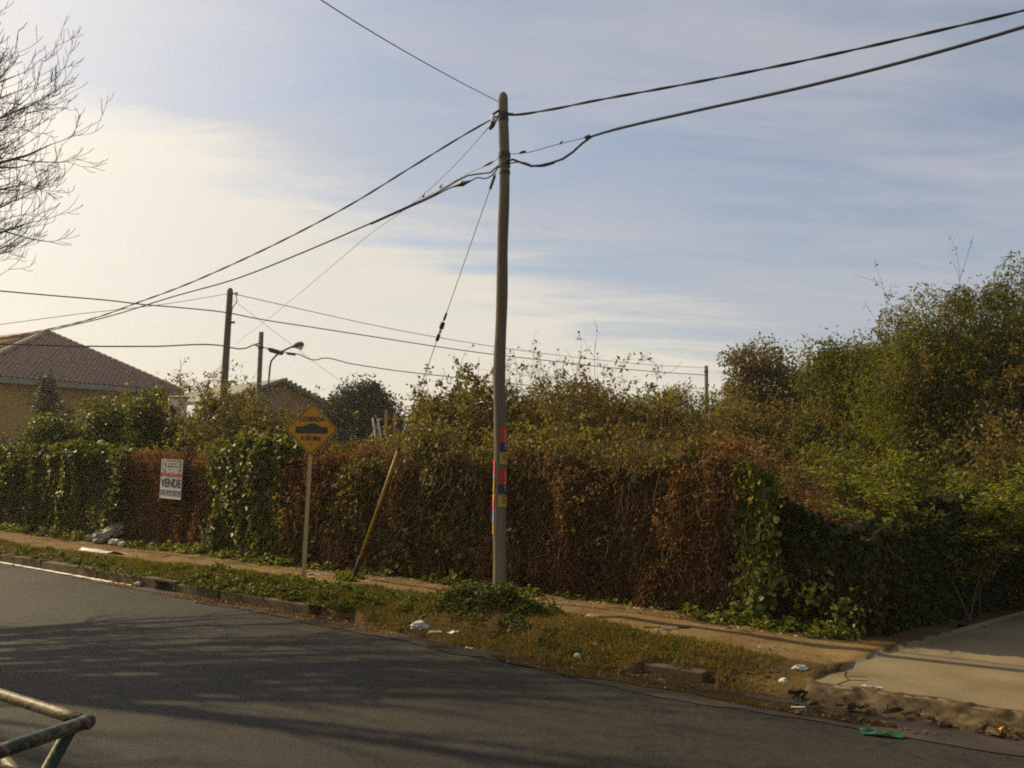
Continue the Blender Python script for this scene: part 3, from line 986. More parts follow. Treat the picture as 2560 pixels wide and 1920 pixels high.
# a dark dense mat of stems inside the creepers, per creeper
def creeper(name, label, s0, s1, top, n, m, seed, base_w=.10, amp=.26, fs=1.7, fz=.75, lsz=(.055, .095), asp=.85, hang=.9, thr=.30,
            n_single=0, zlo=0.0, stems=400, stem_m=None, wire_side=None, lm_single=None, ragged=.22, back=.25, group=None, topn=.26, gaps=()):
    """foliage over the fence from s0 to s1; wire_side(u) maps onto the side fence instead"""
    r = np.random.default_rng(seed)
    P_of = (lambda s, w, z: SW(s, w, z)) if wire_side is None else wire_side
    nr = N3 if wire_side is None else T3
    base = P_of((s0 + s1) / 2, 0, FZ)
    t = thing(name, label, 'creeper', tuple(base), group)

    def surf_w(s, z):
        a = noise2(s * fs + seed, z * fz + seed, seed) * .65 + noise2(s * fs * 2.6, z * fz * 2.4, seed + 5) * .35
        lip = np.exp(-((z - FZ - top(s) + .12) / .25) ** 2) * .03
        return base_w + amp * a + lip

    def sample(k):
        s = r.uniform(s0 - ragged, s1 + ragged, k)
        f = r.random(k)
        e = np.minimum(s - s0, s1 - s) + ragged * 1.8 * (noise2(f * 4.2, s * .8, seed + 17) - .5)
        okk = r.random(k) < np.clip((e + ragged) / (2 * ragged), 0, 1) ** 1.5
        s, f = s[okk], f[okk]
        k = len(s)
        hgt = top(s) + topn * (.6 * noise2(s * 1.6, 0, seed + 7) + .4 * noise2(s * 5.5, 0, seed + 8) - .5) + topn * .35 * r.random(k) ** 4
        z = FZ + zlo + f * (hgt - zlo)
        d = noise2(s * fs * 1.9 + 7, z * fz * 2.6, seed + 3) * .6 + noise2(s * 7, z * 6, seed + 9) * .4
        keep = r.random(k) < np.clip((d - thr) * 4.2, .16, 1)
        for g0, g1, gt in gaps:
            keep &= ~((s > g0) & (s < g1) & (z < FZ + gt) & (r.random(len(s)) < .85))
        return s[keep], z[keep], hgt[keep]
    s, z, hgt = sample(n)
    k = len(s)
    w = surf_w(s, z) - np.abs(r.normal(0, back * .5, k)) * (r.random(k) < .7)
    # rounded top: leaves spill over and behind
    topm = (z - FZ) > hgt - .12
    w = np.where(topm, w - r.random(k) * .25, w)
    P = P_of(s, w, z)
    A = -Z3 * hang + nr * .35 + r.normal(0, .60, (k, 3))
    A = np.where(topm[:, None], A * np.array([1, 1, -.2]) + Z3 * .2, A)
    Nn = nr + r.normal(0, .75, (k, 3)) + Z3 * .35 - T3 * .25
    L = r.uniform(lsz[0], lsz[1], k)
    rnd = np.clip(r.random(k) * .8 + .45 * (noise2(s * 1.3, z * 1.5, seed + 11) - .35), 0, 1)
    leaves('foliage', P, A, Nn, L, L * asp, m, t, rnd=rnd)
    if stems:
        segs = []
        for _ in range(stems):
            sa = r.uniform(s0, s1)
            za = FZ + float(top(np.array(sa))) * r.uniform(.35, 1.0)
            wa = float(surf_w(np.array(sa), np.array(za))) - r.uniform(0, .15)
            p = P_of(sa, wa, za)
            d = unit(-Z3 + r.normal(0, .25, 3))
            for q in range(5):
                d = unit(d + r.normal(0, .28, 3) - Z3 * .1)
                p2 = p + d * r.uniform(.05, .14)
                if p2[2] < FZ + .01:
                    break
                segs.append([*p, *p2, .0026, .0022])
                p = p2
        if segs:
            V, F = prisms(segs)
            obj('stems', V, F, stem_m or M['twig_brown'], t, kind='stuff')
    if n_single:
        s, z, hgt = sample(n_single * 3)
        ordr = np.argsort(-(surf_w(s, z)))[:n_single * 2]
        ordr = r.permutation(ordr)[:n_single]
        for i in ordr:
            w = float(surf_w(s[i], z[i])) + r.uniform(0, .05)
            p = Vector(P_of(float(s[i]), w, float(z[i])))
            a = unit(-Z3 * .9 + nr * .4 + r.normal(0, .4, 3))
            nn = nr + r.normal(0, .5, 3) + Z3 * .3
            bb = unit(np.cross(nn, a))
            cc = np.cross(a, bb)
            sc = r.uniform(.05, .092)
            mt = Matrix(((a[0] * sc, bb[0] * sc, cc[0] * sc, p[0]), (a[1] * sc, bb[1] * sc, cc[1] * sc, p[1]), (a[2] * sc, bb[2] * sc, cc[2] * sc, p[2]), (0, 0, 0, 1)))
            share(r.choice(lm_single or LEAF_MESHES), 'leaf', t, mt)
    return t


def leaf_mesh(m, rv):
    # heart-shaped leaf folded along its midrib, unit length along x
    out = [(0, 0, 0), (-.10, .26, .05), (.14, .46, .10), (.45, .42, .09), (.78, .20, .02), (1.0, 0, -.10), (.78, -.20, .02), (.45, -.42, .09), (.14, -.46, .10), (-.10, -.26, .05), (.45, 0, -.02)]
    f = [(0, 10, 2, 1), (10, 4, 3, 2), (10, 5, 4), (0, 9, 8, 10), (10, 8, 7, 6), (10, 6, 5)]
    me = bpy.data.meshes.new('ivy_leaf')
    me.from_pydata(out, [], f)
    a = me.attributes.new('rnd', 'FLOAT', 'FACE')
    a.data.foreach_set('value', np.full(len(f), rv, np.float32))
    me.materials.append(m)
    return me


LEAF_MESHES = [leaf_mesh(M['ivy'], v) for v in (.35, .55, .7, .82, .95)]
LEAF_FRESH = [leaf_mesh(M['fresh'], v) for v in (.3, .6, .8, .95)]
LEAF_DEAD = [leaf_mesh(M['dead'], v) for v in (.4, .7, .9, .97)]

C = lambda *kv: (lambda s: np.interp(s, kv[0], kv[1]))
creeper('ivy_creeper', 'thick green ivy hanging in festoons left of the for-sale board', -17, -8.1, C([-17, -13, -11.5, -10, -8.2], [1.62, 1.60, 1.66, 1.72, 1.66]), 46000, M['ivy'], 3, amp=.40, fs=1.9, fz=.55, n_single=280, stems=500)
creeper('dead_creeper', 'dry brown creeper patch behind the for-sale board', -8.5, -5.35, C([-9, -6], [1.54, 1.56]), 42000, M['dead'], 13, base_w=.03, amp=.34, fs=1.6, lsz=(.03, .07), asp=.45, thr=.24, stems=300)
creeper('ivy_creeper', 'glossy green ivy patch behind the yellow speed bump sign post', -5.6, -3.45, C([-5.7, -4.8, -3.9, -3.4], [1.66, 1.82, 1.80, 1.5]), 17000, M['ivy'], 23, amp=.38, fs=2.0, fz=.7, lsz=(.07, .115), n_single=290, stems=260)
creeper('dead_creeper', 'long brown mat of dead creeper behind the near utility pole', -4.0, 3.15, C([-4, -3, -1, 0, 2, 2.5, 2.7, 3], [1.52, 1.54, 1.56, 1.56, 1.54, 1.58, 1.72, 1.70]), 140000, M['dead'], 33, base_w=.02, amp=.46, fs=1.9, fz=.8, lsz=(.030, .075), asp=.42, thr=.25, stems=1700, topn=.42, gaps=((.33, .50, 1.75),))
creeper('ivy_creeper', 'leafy green ivy pillar at the right end of the brown creeper', 3.12, 3.52, C([2.9, 3.25, 3.65], [1.45, 1.55, 1.15]), 9500, M['fresh'], 43, base_w=.24, amp=.32, fs=2.2, fz=.9, lsz=(.05, .09), n_single=70, lm_single=LEAF_FRESH, stems=160, ragged=.14, thr=.26)  # ivy in the paler weed leaf colour, so the pillar looks brightly lit
creeper('ivy_creeper', 'dark shaded ivy dipping low at the fence corner by the pavement', 3.42, 4.42, C([3.3, 3.75, 4.1, 4.5], [1.28, 1.0, .94, .98]), 19000, M['ivy_shaded'], 53, base_w=.05, amp=.28, lsz=(.05, .09), stems=200, ragged=.05)


def side(u, w, z):
    u, w, z = np.broadcast_arrays(np.asarray(u, float), np.asarray(w, float), np.asarray(z, float))
    return SW(4.22 + .2 * u + w, -u + .15, z)


creeper('ivy_creeper', 'dark shaded ivy bank running back along the concrete corner pavement', 0.0, 7.5, C([0, .8, 1.6, 2.4, 4, 7], [.98, 1.02, 1.16, 1.28, 1.35, 1.4]), 52000, M['ivy_shaded'], 63, base_w=.10, amp=.30, lsz=(.05, .09), stems=400, wire_side=side, back=.4)

creeper('weed_tangle', 'mixed olive and brown weeds spilling over the fence left of the near pole', -2.9, -.05, C([-3, -2.2, -1, 0], [1.2, 1.75, 1.95, 1.7]), 26000, M['thicket'], 71, base_w=.16, amp=.40, fs=1.5, fz=1.1, lsz=(.04, .09), asp=.55, zlo=.55, thr=.40, stems=500, stem_m=M['twig_dry'], ragged=.5, topn=.6, back=.4)
creeper('weed_tangle', 'olive weeds spilling over the fence top right of the near pole', .2, 2.9, C([0, 1, 2, 3], [1.8, 1.95, 1.85, 1.8]), 7500, M['thicket'], 72, base_w=.05, amp=.35, fs=1.7, fz=1.3, lsz=(.04, .085), asp=.55, zlo=1.40, thr=.42, stems=500, stem_m=M['twig_dry'], ragged=.4, topn=.7, back=.5)
# green weeds that climb in the brown mat
creeper('weed_vine', 'pale green weed climbing the brown creeper right of the yellow tube', -2.15, -1.45, C([-2.2, -1.8, -1.4], [.5, 1.0, .7]), 1300, M['fresh'], 73, base_w=.22, amp=.18, lsz=(.04, .08), stems=40, n_single=26, lm_single=LEAF_FRESH, thr=.50, ragged=.35, topn=.5)
creeper('weed_vine', 'yellowish weed climbing low in the brown creeper left of the near pole', -.85, -.15, C([-.9, -.5, -.1], [.6, .9, .5]), 1500, M['yellowgreen'], 83, base_w=.2, amp=.18, lsz=(.04, .08), stems=40, n_single=20, lm_single=LEAF_FRESH, thr=.50, ragged=.35, topn=.5)
creeper('weed_vine', 'green leaf spray beside the yellow speed bump sign post', -3.75, -3.05, C([-3.8, -3.4, -3.0], [.7, 1.05, .6]), 1200, M['fresh'], 93, base_w=.22, amp=.18, lsz=(.05, .09), stems=30, n_single=30, lm_single=LEAF_FRESH, thr=.50, ragged=.35, topn=.5)
creeper('weed_vine', 'few leaves coloured as sunlit low on the dark corner ivy', 3.75, 4.3, C([3.7, 4.0, 4.3], [.45, .6, .4]), 900, M['fresh'], 97, base_w=.30, amp=.16, lsz=(.04, .075), stems=10, n_single=0, thr=.40)  # sunlight on these leaves is put in by the lighter leaf colour

# ------------------------------------------------------------------ shrubs and trees beyond the fence
def shrub(name, label, base, n_stem, h, spread, lean=(0, 0), leaf=None, n_leaf=4000, lsz=(.04, .08), asp=.5, stem_m=None, seed=1, foot=(.5, .4), curve=.35,
          twig=6, leaf_lo=.15, leaf_pow=1.0, cat='shrub', r0=.012, group=None, cluster=.10, droop=.2, hvar=.45, tip_bare=0.0):
    r = np.random.default_rng(seed)
    base = np.array(base, float)
    t = thing(name, label, cat, tuple(base), group)
    segs, anchors, aw = [], [], []
    for _ in range(n_stem):
        th, q = r.uniform(0, 6.283), math.sqrt(r.random())
        p = base + np.array([foot[0] * q * math.cos(th), foot[1] * q * math.sin(th), 0])
        out = np.array([math.cos(th) * spread[0], math.sin(th) * spread[1], 0]) * q + np.array([lean[0], lean[1], 0])
        hh = h * (1 - hvar * r.random()) * (1 - .35 * q * q)
        d = unit(np.array([out[0] * .35, out[1] * .35, 1.0]) + r.normal(0, .08, 3))
        K = 9
        st = hh / K
        rad = r0 * r.uniform(.6, 1.2)
        for j in range(K):
            d = unit(d + out * curve * .25 / K * 3 + r.normal(0, .10, 3))
            p2 = p + d * st
            ra, rb = rad * (1 - j / K * .8), rad * (1 - (j + 1) / K * .8)
            segs.append([*p, *p2, ra, rb])
            f = (j + 1) / K
            if f > leaf_lo:
                nt_ = r.poisson(twig * .35 * (.5 + f))
                for _k in range(nt_):
                    td = unit(d * .5 + r.normal(0, .6, 3) + np.array([0, 0, .15]))
                    tp = p + (p2 - p) * r.random()
                    tl = r.uniform(.10, .32) * (h / 3) ** .5
                    for _q in range(2):
                        tq = tp + td * tl
                        segs.append([*tp, *tq, rad * .28, rad * .16])
                        anchors.append((tp, tq)); aw.append((f ** leaf_pow) * (1 if f < 1 - tip_bare else .15))
                        tp = tq
                        td = unit(td + r.normal(0, .35, 3) - Z3 * droop * .5)
                        tl *= .7
                anchors.append((p, p2)); aw.append(.5 * f ** leaf_pow * (1 if f < 1 - tip_bare else .1))
            p = p2
    V, F = prisms(segs)
    obj('stems', V, F, stem_m or M['twig'], t, kind='stuff')
    if n_leaf and leaf:
        A0 = np.array([a for a, b in anchors]); B0 = np.array([b for a, b in anchors])
        aw = np.array(aw) * r.gamma(1.1, 1.0, len(aw))
        ii = r.choice(len(anchors), n_leaf, p=aw / aw.sum())
        P = A0[ii] + (B0[ii] - A0[ii]) * r.random((n_leaf, 1)) + r.normal(0, cluster * .35, (n_leaf, 3))
        A = unit(B0[ii] - A0[ii]) * .5 + r.normal(0, .6, (n_leaf, 3)) - Z3 * droop
        Nn = r.normal(0, .7, (n_leaf, 3)) + Z3 * .6
        L = r.uniform(lsz[0], lsz[1], n_leaf)
        rnd = np.clip(r.random(n_leaf) * .75 + .5 * (vnoise(P * 1.6 + 50) - .25), 0, 1)
        leaves('foliage', P, A, Nn, L, L * asp, leaf, t, rnd=rnd)
    return t


def tree(name, label, base, trunk_h, r0, lobes, n_leaf, lsz, asp, leaf, seed, cat='tree', clumps=160, csize=.30, bark=None, group=None, limbs=True, dens=.5, flat=.75, droop=.1, tw=1):
    """lobes: list of (centre, radii)"""
    r = np.random.default_rng(seed)
    base = np.array(base, float)
    t = thing(name, label, cat, tuple(base), group)
    vol = np.array([rx * ry * rz for _, (rx, ry, rz) in lobes]) ** .7
    ii = r.choice(len(lobes), clumps, p=vol / vol.sum())
    C0 = np.array([lobes[i][0] for i in ii], float)
    R0 = np.array([lobes[i][1] for i in ii], float)
    d = unit(r.normal(0, 1, (clumps, 3)))
    rad = r.random((clumps, 1)) ** dens
    CC = C0 + d * rad * R0
    # trunk and limbs
    top = np.array([base[0] + r.normal(0, .1), base[1], base[2] + trunk_h])
    mb = MB()
    q = np.linspace(0, 1, 6)[:, None]
    pts = base + (top - base) * q + np.concatenate([np.zeros((1, 3)), r.normal(0, .04, (5, 3))])
    mb.tube(pts, r0 * (1 - .45 * q[:, 0]), 8)
    mb.build('trunk', bark or M['bark'], t, smooth=True)
    segs = []
    for k in range(clumps):
        start = pts[-1] + (pts[2] - pts[-1]) * r.random() * .8
        e = CC[k]
        mid = start + (e - start) * .5 + np.array([0, 0, .12 * np.linalg.norm(e - start)]) + r.normal(0, .1, 3)
        prev = start
        for f in (.25, .5, .75, 1.0):
            p = (1 - f) ** 2 * start + 2 * f * (1 - f) * mid + f * f * e
            segs.append([*prev, *p, r0 * .24 * (1.15 - f), r0 * .24 * (.95 - f) + .003])
            prev = p
        for _k in range(5 * tw):
            o_ = r.normal(0, csize * .8, 3)
            segs.append([*e, *(e + o_), .005, .002])
    V, F = prisms(segs)
    obj('branches', V, F, bark or M['bark'], t, kind='stuff')
    wgt = r.gamma(.75, 1, clumps)
    jj = r.choice(clumps, n_leaf, p=wgt / wgt.sum())
    cs_ = csize * (.55 + .9 * r.random(clumps))[jj][:, None]
    off = r.normal(0, 1, (n_leaf, 3)) * cs_ * np.array([1, 1, flat])
    off = off * np.minimum(1, 1.75 * cs_ / (np.linalg.norm(off, axis=1, keepdims=True) + 1e-9))
    P = CC[jj] + off
    A = unit(off) * .5 + r.normal(0, .6, (n_leaf, 3)) - Z3 * droop
    Nn = r.normal(0, .6, (n_leaf, 3)) + Z3 * .7
    L = r.uniform(lsz[0], lsz[1], n_leaf)
    crnd = r.random(clumps)
    rnd = np.clip(.45 * r.random(n_leaf) + .55 * crnd[jj], 0, 1)
    ok = P[:, 2] > base[2] + .05
    leaves('crown', P[ok], A[ok], Nn[ok], L[ok], L[ok] * asp, leaf, t, rnd=rnd[ok])
    return t


G0 = .13
# left: ivy mound climbing over something behind the fence
tree('ivy_mound', 'tall ivy mound heaped behind the fence left of the for-sale board', (-8.6, 18.6, G0), 1.0, .06,
     [((-8.9, 18.4, 1.55), (.75, .6, .75)), ((-8.15, 18.2, 2.05), (.65, .5, .65)), ((-9.5, 18.6, 1.35), (.6, .5, .55)), ((-7.4, 17.9, 1.45), (.6, .5, .45)), ((-6.9, 17.6, 1.2), (.6, .5, .4))], 26000, (.06, .10), .85, M['ivy'], 401, cat='shrub', clumps=260, csize=.17, dens=.4)
tree('ivy_mound', 'leafy ivy column rising in front of the tiled house', (-7.55, 19.4, G0), 1.4, .05,
     [((-7.6, 19.4, 2.2), (.42, .4, .9)), ((-7.75, 19.2, 1.5), (.7, .5, .7))], 9000, (.06, .10), .85, M['ivy'], 402, cat='shrub', clumps=110, csize=.16, dens=.4)
shrub('leggy_shrub', 'leggy brown-green shrub with sparse drooping tips before the far poles', (-6.3, 20.2, G0), 95, 3.9, (1.25, .9), leaf=M['olive'], n_leaf=36000, lsz=(.06, .11), asp=.5, seed=411, foot=(1.0, .7), twig=6, leaf_lo=.1, droop=.5, leaf_pow=.35, hvar=.5)
shrub('leggy_shrub', 'smaller leggy shrub leaning left beside the far pole', (-7.2, 20.8, G0), 34, 4.0, (.9, .6), leaf=M['olive'], n_leaf=5200, lsz=(.06, .11), asp=.42, seed=412, foot=(.5, .4), twig=5, leaf_lo=.2, droop=.5, leaf_pow=.4)
shrub('yellowing_shrub', 'yellow-green shrub with golden leaves behind the speed bump sign', (-4.55, 17.3, G0), 90, 2.35, (1.4, .7), leaf=M['yellowgreen'], n_leaf=20000, lsz=(.05, .09), asp=.7, seed=421, foot=(1.1, .5), twig=6, leaf_lo=.1, leaf_pow=.3)
shrub('yellowing_shrub', 'low yellow-green shrub topping the glossy ivy patch', (-5.7, 17.2, G0), 50, 2.3, (.8, .6), leaf=M['yellowgreen'], n_leaf=10000, lsz=(.05, .09), asp=.7, seed=422, foot=(.7, .4), twig=6, leaf_lo=.1, leaf_pow=.3)
# dark round tree far behind the sign
tree('round_tree', 'dark round dense tree standing behind the speed bump sign', (-6.2, 38.5, G0), 1.6, .16,
     [((-6.15, 38, 3.3), (1.45, 1.2, 1.4)), ((-7.1, 37.5, 2.8), (1.1, 1.0, 1.1)), ((-5.4, 37.5, 2.5), (1.0, .9, 1.2)), ((-6.3, 37, 1.6), (1.4, 1.0, 1.0))], 60000, (.09, .15), .6, M['darktree'], 431, clumps=620, csize=.26, dens=.35)
shrub('dark_shrub', 'dark evergreen shrub below the round tree behind the sign', (-5.15, 28.8, G0), 60, 2.5, (.6, .6), leaf=M['darktree'], n_leaf=14000, lsz=(.07, .12), asp=.6, seed=432, foot=(.45, .5), twig=6, leaf_lo=.05, leaf_pow=.2, hvar=.3)

# central thicket, several overlapping plants
shrub('leafy_shrub', 'tall shrub with sparse dark leaf tips just left of the near pole', (-.62, 15.0, G0), 80, 3.75, (.9, .8), leaf=M['thicket'], n_leaf=46000, lsz=(.055, .10), asp=.6, seed=441, foot=(.65, .6), stem_m=M['twig_dry'], twig=7, leaf_lo=.12, leaf_pow=-.1, droop=.35)
shrub('leafy_shrub', 'green-leaved shrub at the foot of the thicket left of the near pole', (-.95, 13.9, G0), 70, 2.3, (.7, .5), leaf=M['olive'], n_leaf=30000, lsz=(.05, .10), asp=.6, seed=442, foot=(.8, .4), twig=6, leaf_lo=.1, leaf_pow=.3)
shrub('dry_shrub', 'dry bare-stemmed thicket rising right of the near pole', (.75, 15.6, G0), 230, 3.85, (.9, .8), lean=(-.35, 0), leaf=M['thicket'], n_leaf=42000, lsz=(.055, .095), asp=.55, seed=443, foot=(1.0, .7), stem_m=M['twig_dry'], twig=5, leaf_lo=.1, leaf_pow=-.3, tip_bare=.35, hvar=.4)
shrub('dry_shrub', 'straw-coloured twiggy shrub with dark leaf tufts in mid thicket', (1.55, 15.2, G0), 90, 3.75, (.8, .7), leaf=M['brown_olive'], n_leaf=30000, lsz=(.05, .09), asp=.55, seed=444, foot=(.7, .6), stem_m=M['twig_dry'], twig=5, leaf_lo=.1, leaf_pow=0.0, tip_bare=.2)
shrub('leafy_shrub', 'pale green broad-leaved shrub right behind the near pole', (.55, 13.6, G0), 60, 2.7, (.9, .5), leaf=M['yellowgreen'], n_leaf=20000, lsz=(.06, .11), asp=.75, seed=445, foot=(.6, .4), twig=6, leaf_lo=.2, leaf_pow=.8)
shrub('dry_shrub', 'brown weedy tangle topping the dead creeper mat', (1.6, 13.0, G0), 120, 2.4, (1.2, .5), leaf=M['thicket'], n_leaf=42000, lsz=(.05, .085), asp=.55, seed=446, foot=(1.2, .4), stem_m=M['twig_dry'], twig=6, leaf_lo=.1, leaf_pow=.2)
shrub('leafy_shrub', 'olive shrub crest in front of the small far trees', (2.55, 15.6, G0), 80, 2.75, (1.0, .7), leaf=M['olive'], n_leaf=40000, lsz=(.05, .09), asp=.6, seed=447, foot=(.9, .6), twig=6, leaf_lo=.1, leaf_pow=.3)
shrub('dry_shrub', 'rust-brown scrub below the brownish tree', (4.0, 16.6, G0), 120, 2.9, (1.3, .8), leaf=M['brown_olive'], n_leaf=42000, lsz=(.05, .09), asp=.6, seed=448, foot=(1.2, .7), stem_m=M['twig_dry'], twig=6, leaf_lo=.1, leaf_pow=.2)
shrub('dry_shrub', 'pale bare stems standing in the gap under the brownish tree', (4.35, 14.2, G0), 46, 1.9, (.7, .5), leaf=M['thicket'], n_leaf=1500, lsz=(.04, .08), asp=.5, seed=449, foot=(.7, .4), stem_m=M['twig_dry'], twig=3, leaf_lo=.2)
shrub('dry_shrub', 'reddish dead brush slumped behind the corner ivy', (3.9, 11.3, G0), 110, 1.75, (1.0, .7), leaf=M['dead'], n_leaf=13000, lsz=(.035, .07), asp=.5, seed=450, foot=(.9, .6), stem_m=M['twig_brown'], twig=6, leaf_lo=.1, leaf_pow=.2)
for k, (nm, lab, lobes, mt, cnt) in enumerate((
        ('leafy_shrub', 'dense olive body of scrub behind the yellow tube', [((-1.15, 15.6, 1.7), (.6, .6, 1.1)), ((-.5, 15.4, 1.9), (.7, .6, 1.1))], 'thicket', 26000),
        ('leafy_shrub', 'dense olive-brown scrub filling the middle behind the pole', [((.6, 16.6, 1.9), (1.1, .6, 1.2)), ((1.6, 16.4, 1.9), (.9, .6, 1.1))], 'thicket', 30000),
        ('leafy_shrub', 'yellowish scrub body under the small far trees', [((2.8, 16.8, 1.7), (1.0, .6, 1.1)), ((3.7, 17.0, 1.8), (.9, .6, 1.1))], 'olive', 26000),
        ('leafy_shrub', 'dense ochre scrub at the foot of the brownish tree', [((5.0, 17.6, 1.7), (1.0, .6, 1.2)), ((5.9, 17.4, 1.7), (.8, .6, 1.1))], 'brown_olive', 26000),
        ('leafy_shrub', 'dense scrub below the leggy shrub by the gabled house', [((-6.6, 21.2, 1.8), (1.3, .7, 1.2)), ((-5.2, 21.2, 1.7), (.9, .7, 1.0))], 'olive', 22000))):
    c_ = np.mean([l[0] for l in lobes], 0)
    tree(nm, lab, (c_[0], c_[1], G0), .9, .05, lobes, cnt, (.055, .10), .58, M[mt], 700 + k, cat='shrub', clumps=240, csize=.17, dens=.45)
for k, (s_, w_, h_, lab, mt) in enumerate(((-3.1, -.45, 2.0, 'dry brown brush leaning over the fence behind the speed bump sign post', 'dead'), (-1.7, -.5, 2.45, 'brown-green brush over the fence right of the yellow tube', 'thicket'),
                                        (-.4, -.45, 2.3, 'dry brush standing over the fence right behind the near pole', 'brown_olive'), (.9, -.5, 2.25, 'rusty dry brush ragged along the fence top right of the pole', 'dead'),
                                        (1.9, -.45, 2.35, 'straw and rust brush over the middle of the brown mat', 'brown_olive'), (2.8, -.5, 2.2, 'dead brown brush heaped at the right end of the brown mat', 'dead'))):
    p = SW(s_, w_, G0)
    shrub('dry_brush', lab, tuple(p), 85, h_, (.7, .35), leaf=M[mt], n_leaf=9500, lsz=(.03, .075), asp=.5, seed=800 + k, foot=(.62, .28), stem_m=M['twig_dry'], twig=6, leaf_lo=.25, leaf_pow=.2, hvar=.5, r0=.007)
# yellow flower spikes
for k, (x, y, hh, lab) in enumerate(((2.60, 14.2, 1.95, 'tallest yellow leafy spike standing above the dead creeper'), (2.86, 14.2, 1.55, 'short yellow leafy spike close beside the tallest one'), (3.33, 14.4, 1.62, 'yellow leafy spike standing apart nearer the brownish tree'))):
    r = np.random.default_rng(460 + k)
    t = thing('yellow_spike', lab, 'plant', (x, y, G0), 'yellow leafy spikes above the creeper')
    MB().tube([(x, y, G0), (x + .02, y, G0 + hh * .6), (x + .0, y, G0 + hh)], [.012, .009, .004], 5).build('stem', M['twig_dry'], t)
    n = 420
    z = G0 + hh * (.45 + .55 * r.random(n))
    P = np.stack([x + r.normal(0, .045, n), y + r.normal(0, .045, n), z], -1)
    leaves('foliage', P, r.normal(0, .6, (n, 3)) + Z3 * .5, r.normal(0, .7, (n, 3)) + Z3, r.uniform(.04, .085, n), r.uniform(.015, .03, n), M['yellowflower'], t)

# trees to the right
tree('brownish_tree', 'thin-crowned brownish tree behind the scrub with sky showing through', (6.6, 22.4, G0), 1.9, .11,
     [((5.9, 22, 3.4), (1.0, .9, 1.35)), ((7.1, 22, 3.25), (1.25, 1.0, 1.1)), ((5.4, 21.8, 2.5), (.8, .8, .9)), ((8.3, 22.2, 3.3), (1.0, .8, 1.2)), ((6.6, 21.8, 2.0), (1.6, .8, .9))], 36000, (.06, .11), .55, M['brown_olive'], 471, clumps=330, csize=.22, dens=.5, bark=M['twig'], tw=2)
tree('willowy_tree', 'large feathery green tree filling the right side', (7.9, 15.6, G0), 2.0, .13,
     [((7.3, 15.0, 3.0), (1.25, 1.2, 1.75)), ((8.6, 15.2, 3.2), (1.3, 1.2, 1.8)), ((6.5, 14.8, 2.2), (.9, .9, 1.5)), ((9.8, 15.6, 3.0), (1.2, 1.2, 1.8)), ((7.9, 14.4, 1.7), (1.8, .9, 1.4))], 190000, (.045, .09), .36, M['feather'], 481, clumps=800, csize=.22, dens=.42, droop=.5, flat=1.0)
tree('willowy_tree', 'darker narrow green tree left of the large feathery one', (6.5, 17.0, G0), 1.7, .10,
     [((6.35, 16.8, 3.3), (.85, .7, .95)), ((6.55, 16.8, 2.6), (.75, .8, 1.35)), ((6.2, 16.6, 1.8), (.9, .7, 1.2)), ((7.2, 16.6, 3.2), (.6, .6, 1.1))], 62000, (.06, .11), .40, M['feather'], 482, clumps=330, csize=.22, dens=.45, droop=.4)
shrub('bare_sapling', 'thin bare sapling rising above the feathery tree near the frame edge', (7.75, 14.2, G0), 6, 6.5, (.35, .3), lean=(-.12, 0), leaf=M['brown_olive'], n_leaf=1600, lsz=(.04, .08), asp=.4, seed=491, foot=(.2, .2), twig=9, leaf_lo=.45, leaf_pow=.5, r0=.028, cat='sapling', hvar=.25, stem_m=M['twig_dark'])
shrub('wispy_sapling', 'wispy leafy sapling tops poking over the feathery tree crown', (7.1, 14.4, G0), 14, 5.4, (.7, .3), leaf=M['brown_olive'], n_leaf=5200, lsz=(.05, .09), asp=.4, seed=492, foot=(.5, .2), twig=9, leaf_lo=.6, leaf_pow=1.2, r0=.016, cat='sapling', hvar=.2)
shrub('brown_shrub', 'brown twiggy shrub at the frame edge before the feathery tree', (7.0, 12.4, G0), 70, 3.1, (.8, .7), leaf=M['brown_olive'], n_leaf=13000, lsz=(.05, .09), asp=.5, seed=493, foot=(.6, .5), twig=6, leaf_lo=.1, leaf_pow=.2)
shrub('green_shrub', 'green shrub mass under the feathery tree behind the corner', (5.6, 13.6, G0), 90, 2.5, (1.2, .7), leaf=M['feather'], n_leaf=22000, lsz=(.05, .09), asp=.5, seed=494, foot=(1.0, .6), twig=6, leaf_lo=.1, leaf_pow=.2)
shrub('green_shrub', 'green shrub closing the gap at the pavement fence', (6.3, 11.4, G0), 70, 2.0, (.9, .7), leaf=M['feather'], n_leaf=15000, lsz=(.05, .09), asp=.5, seed=495, foot=(.7, .6), twig=6, leaf_lo=.1, leaf_pow=.2)

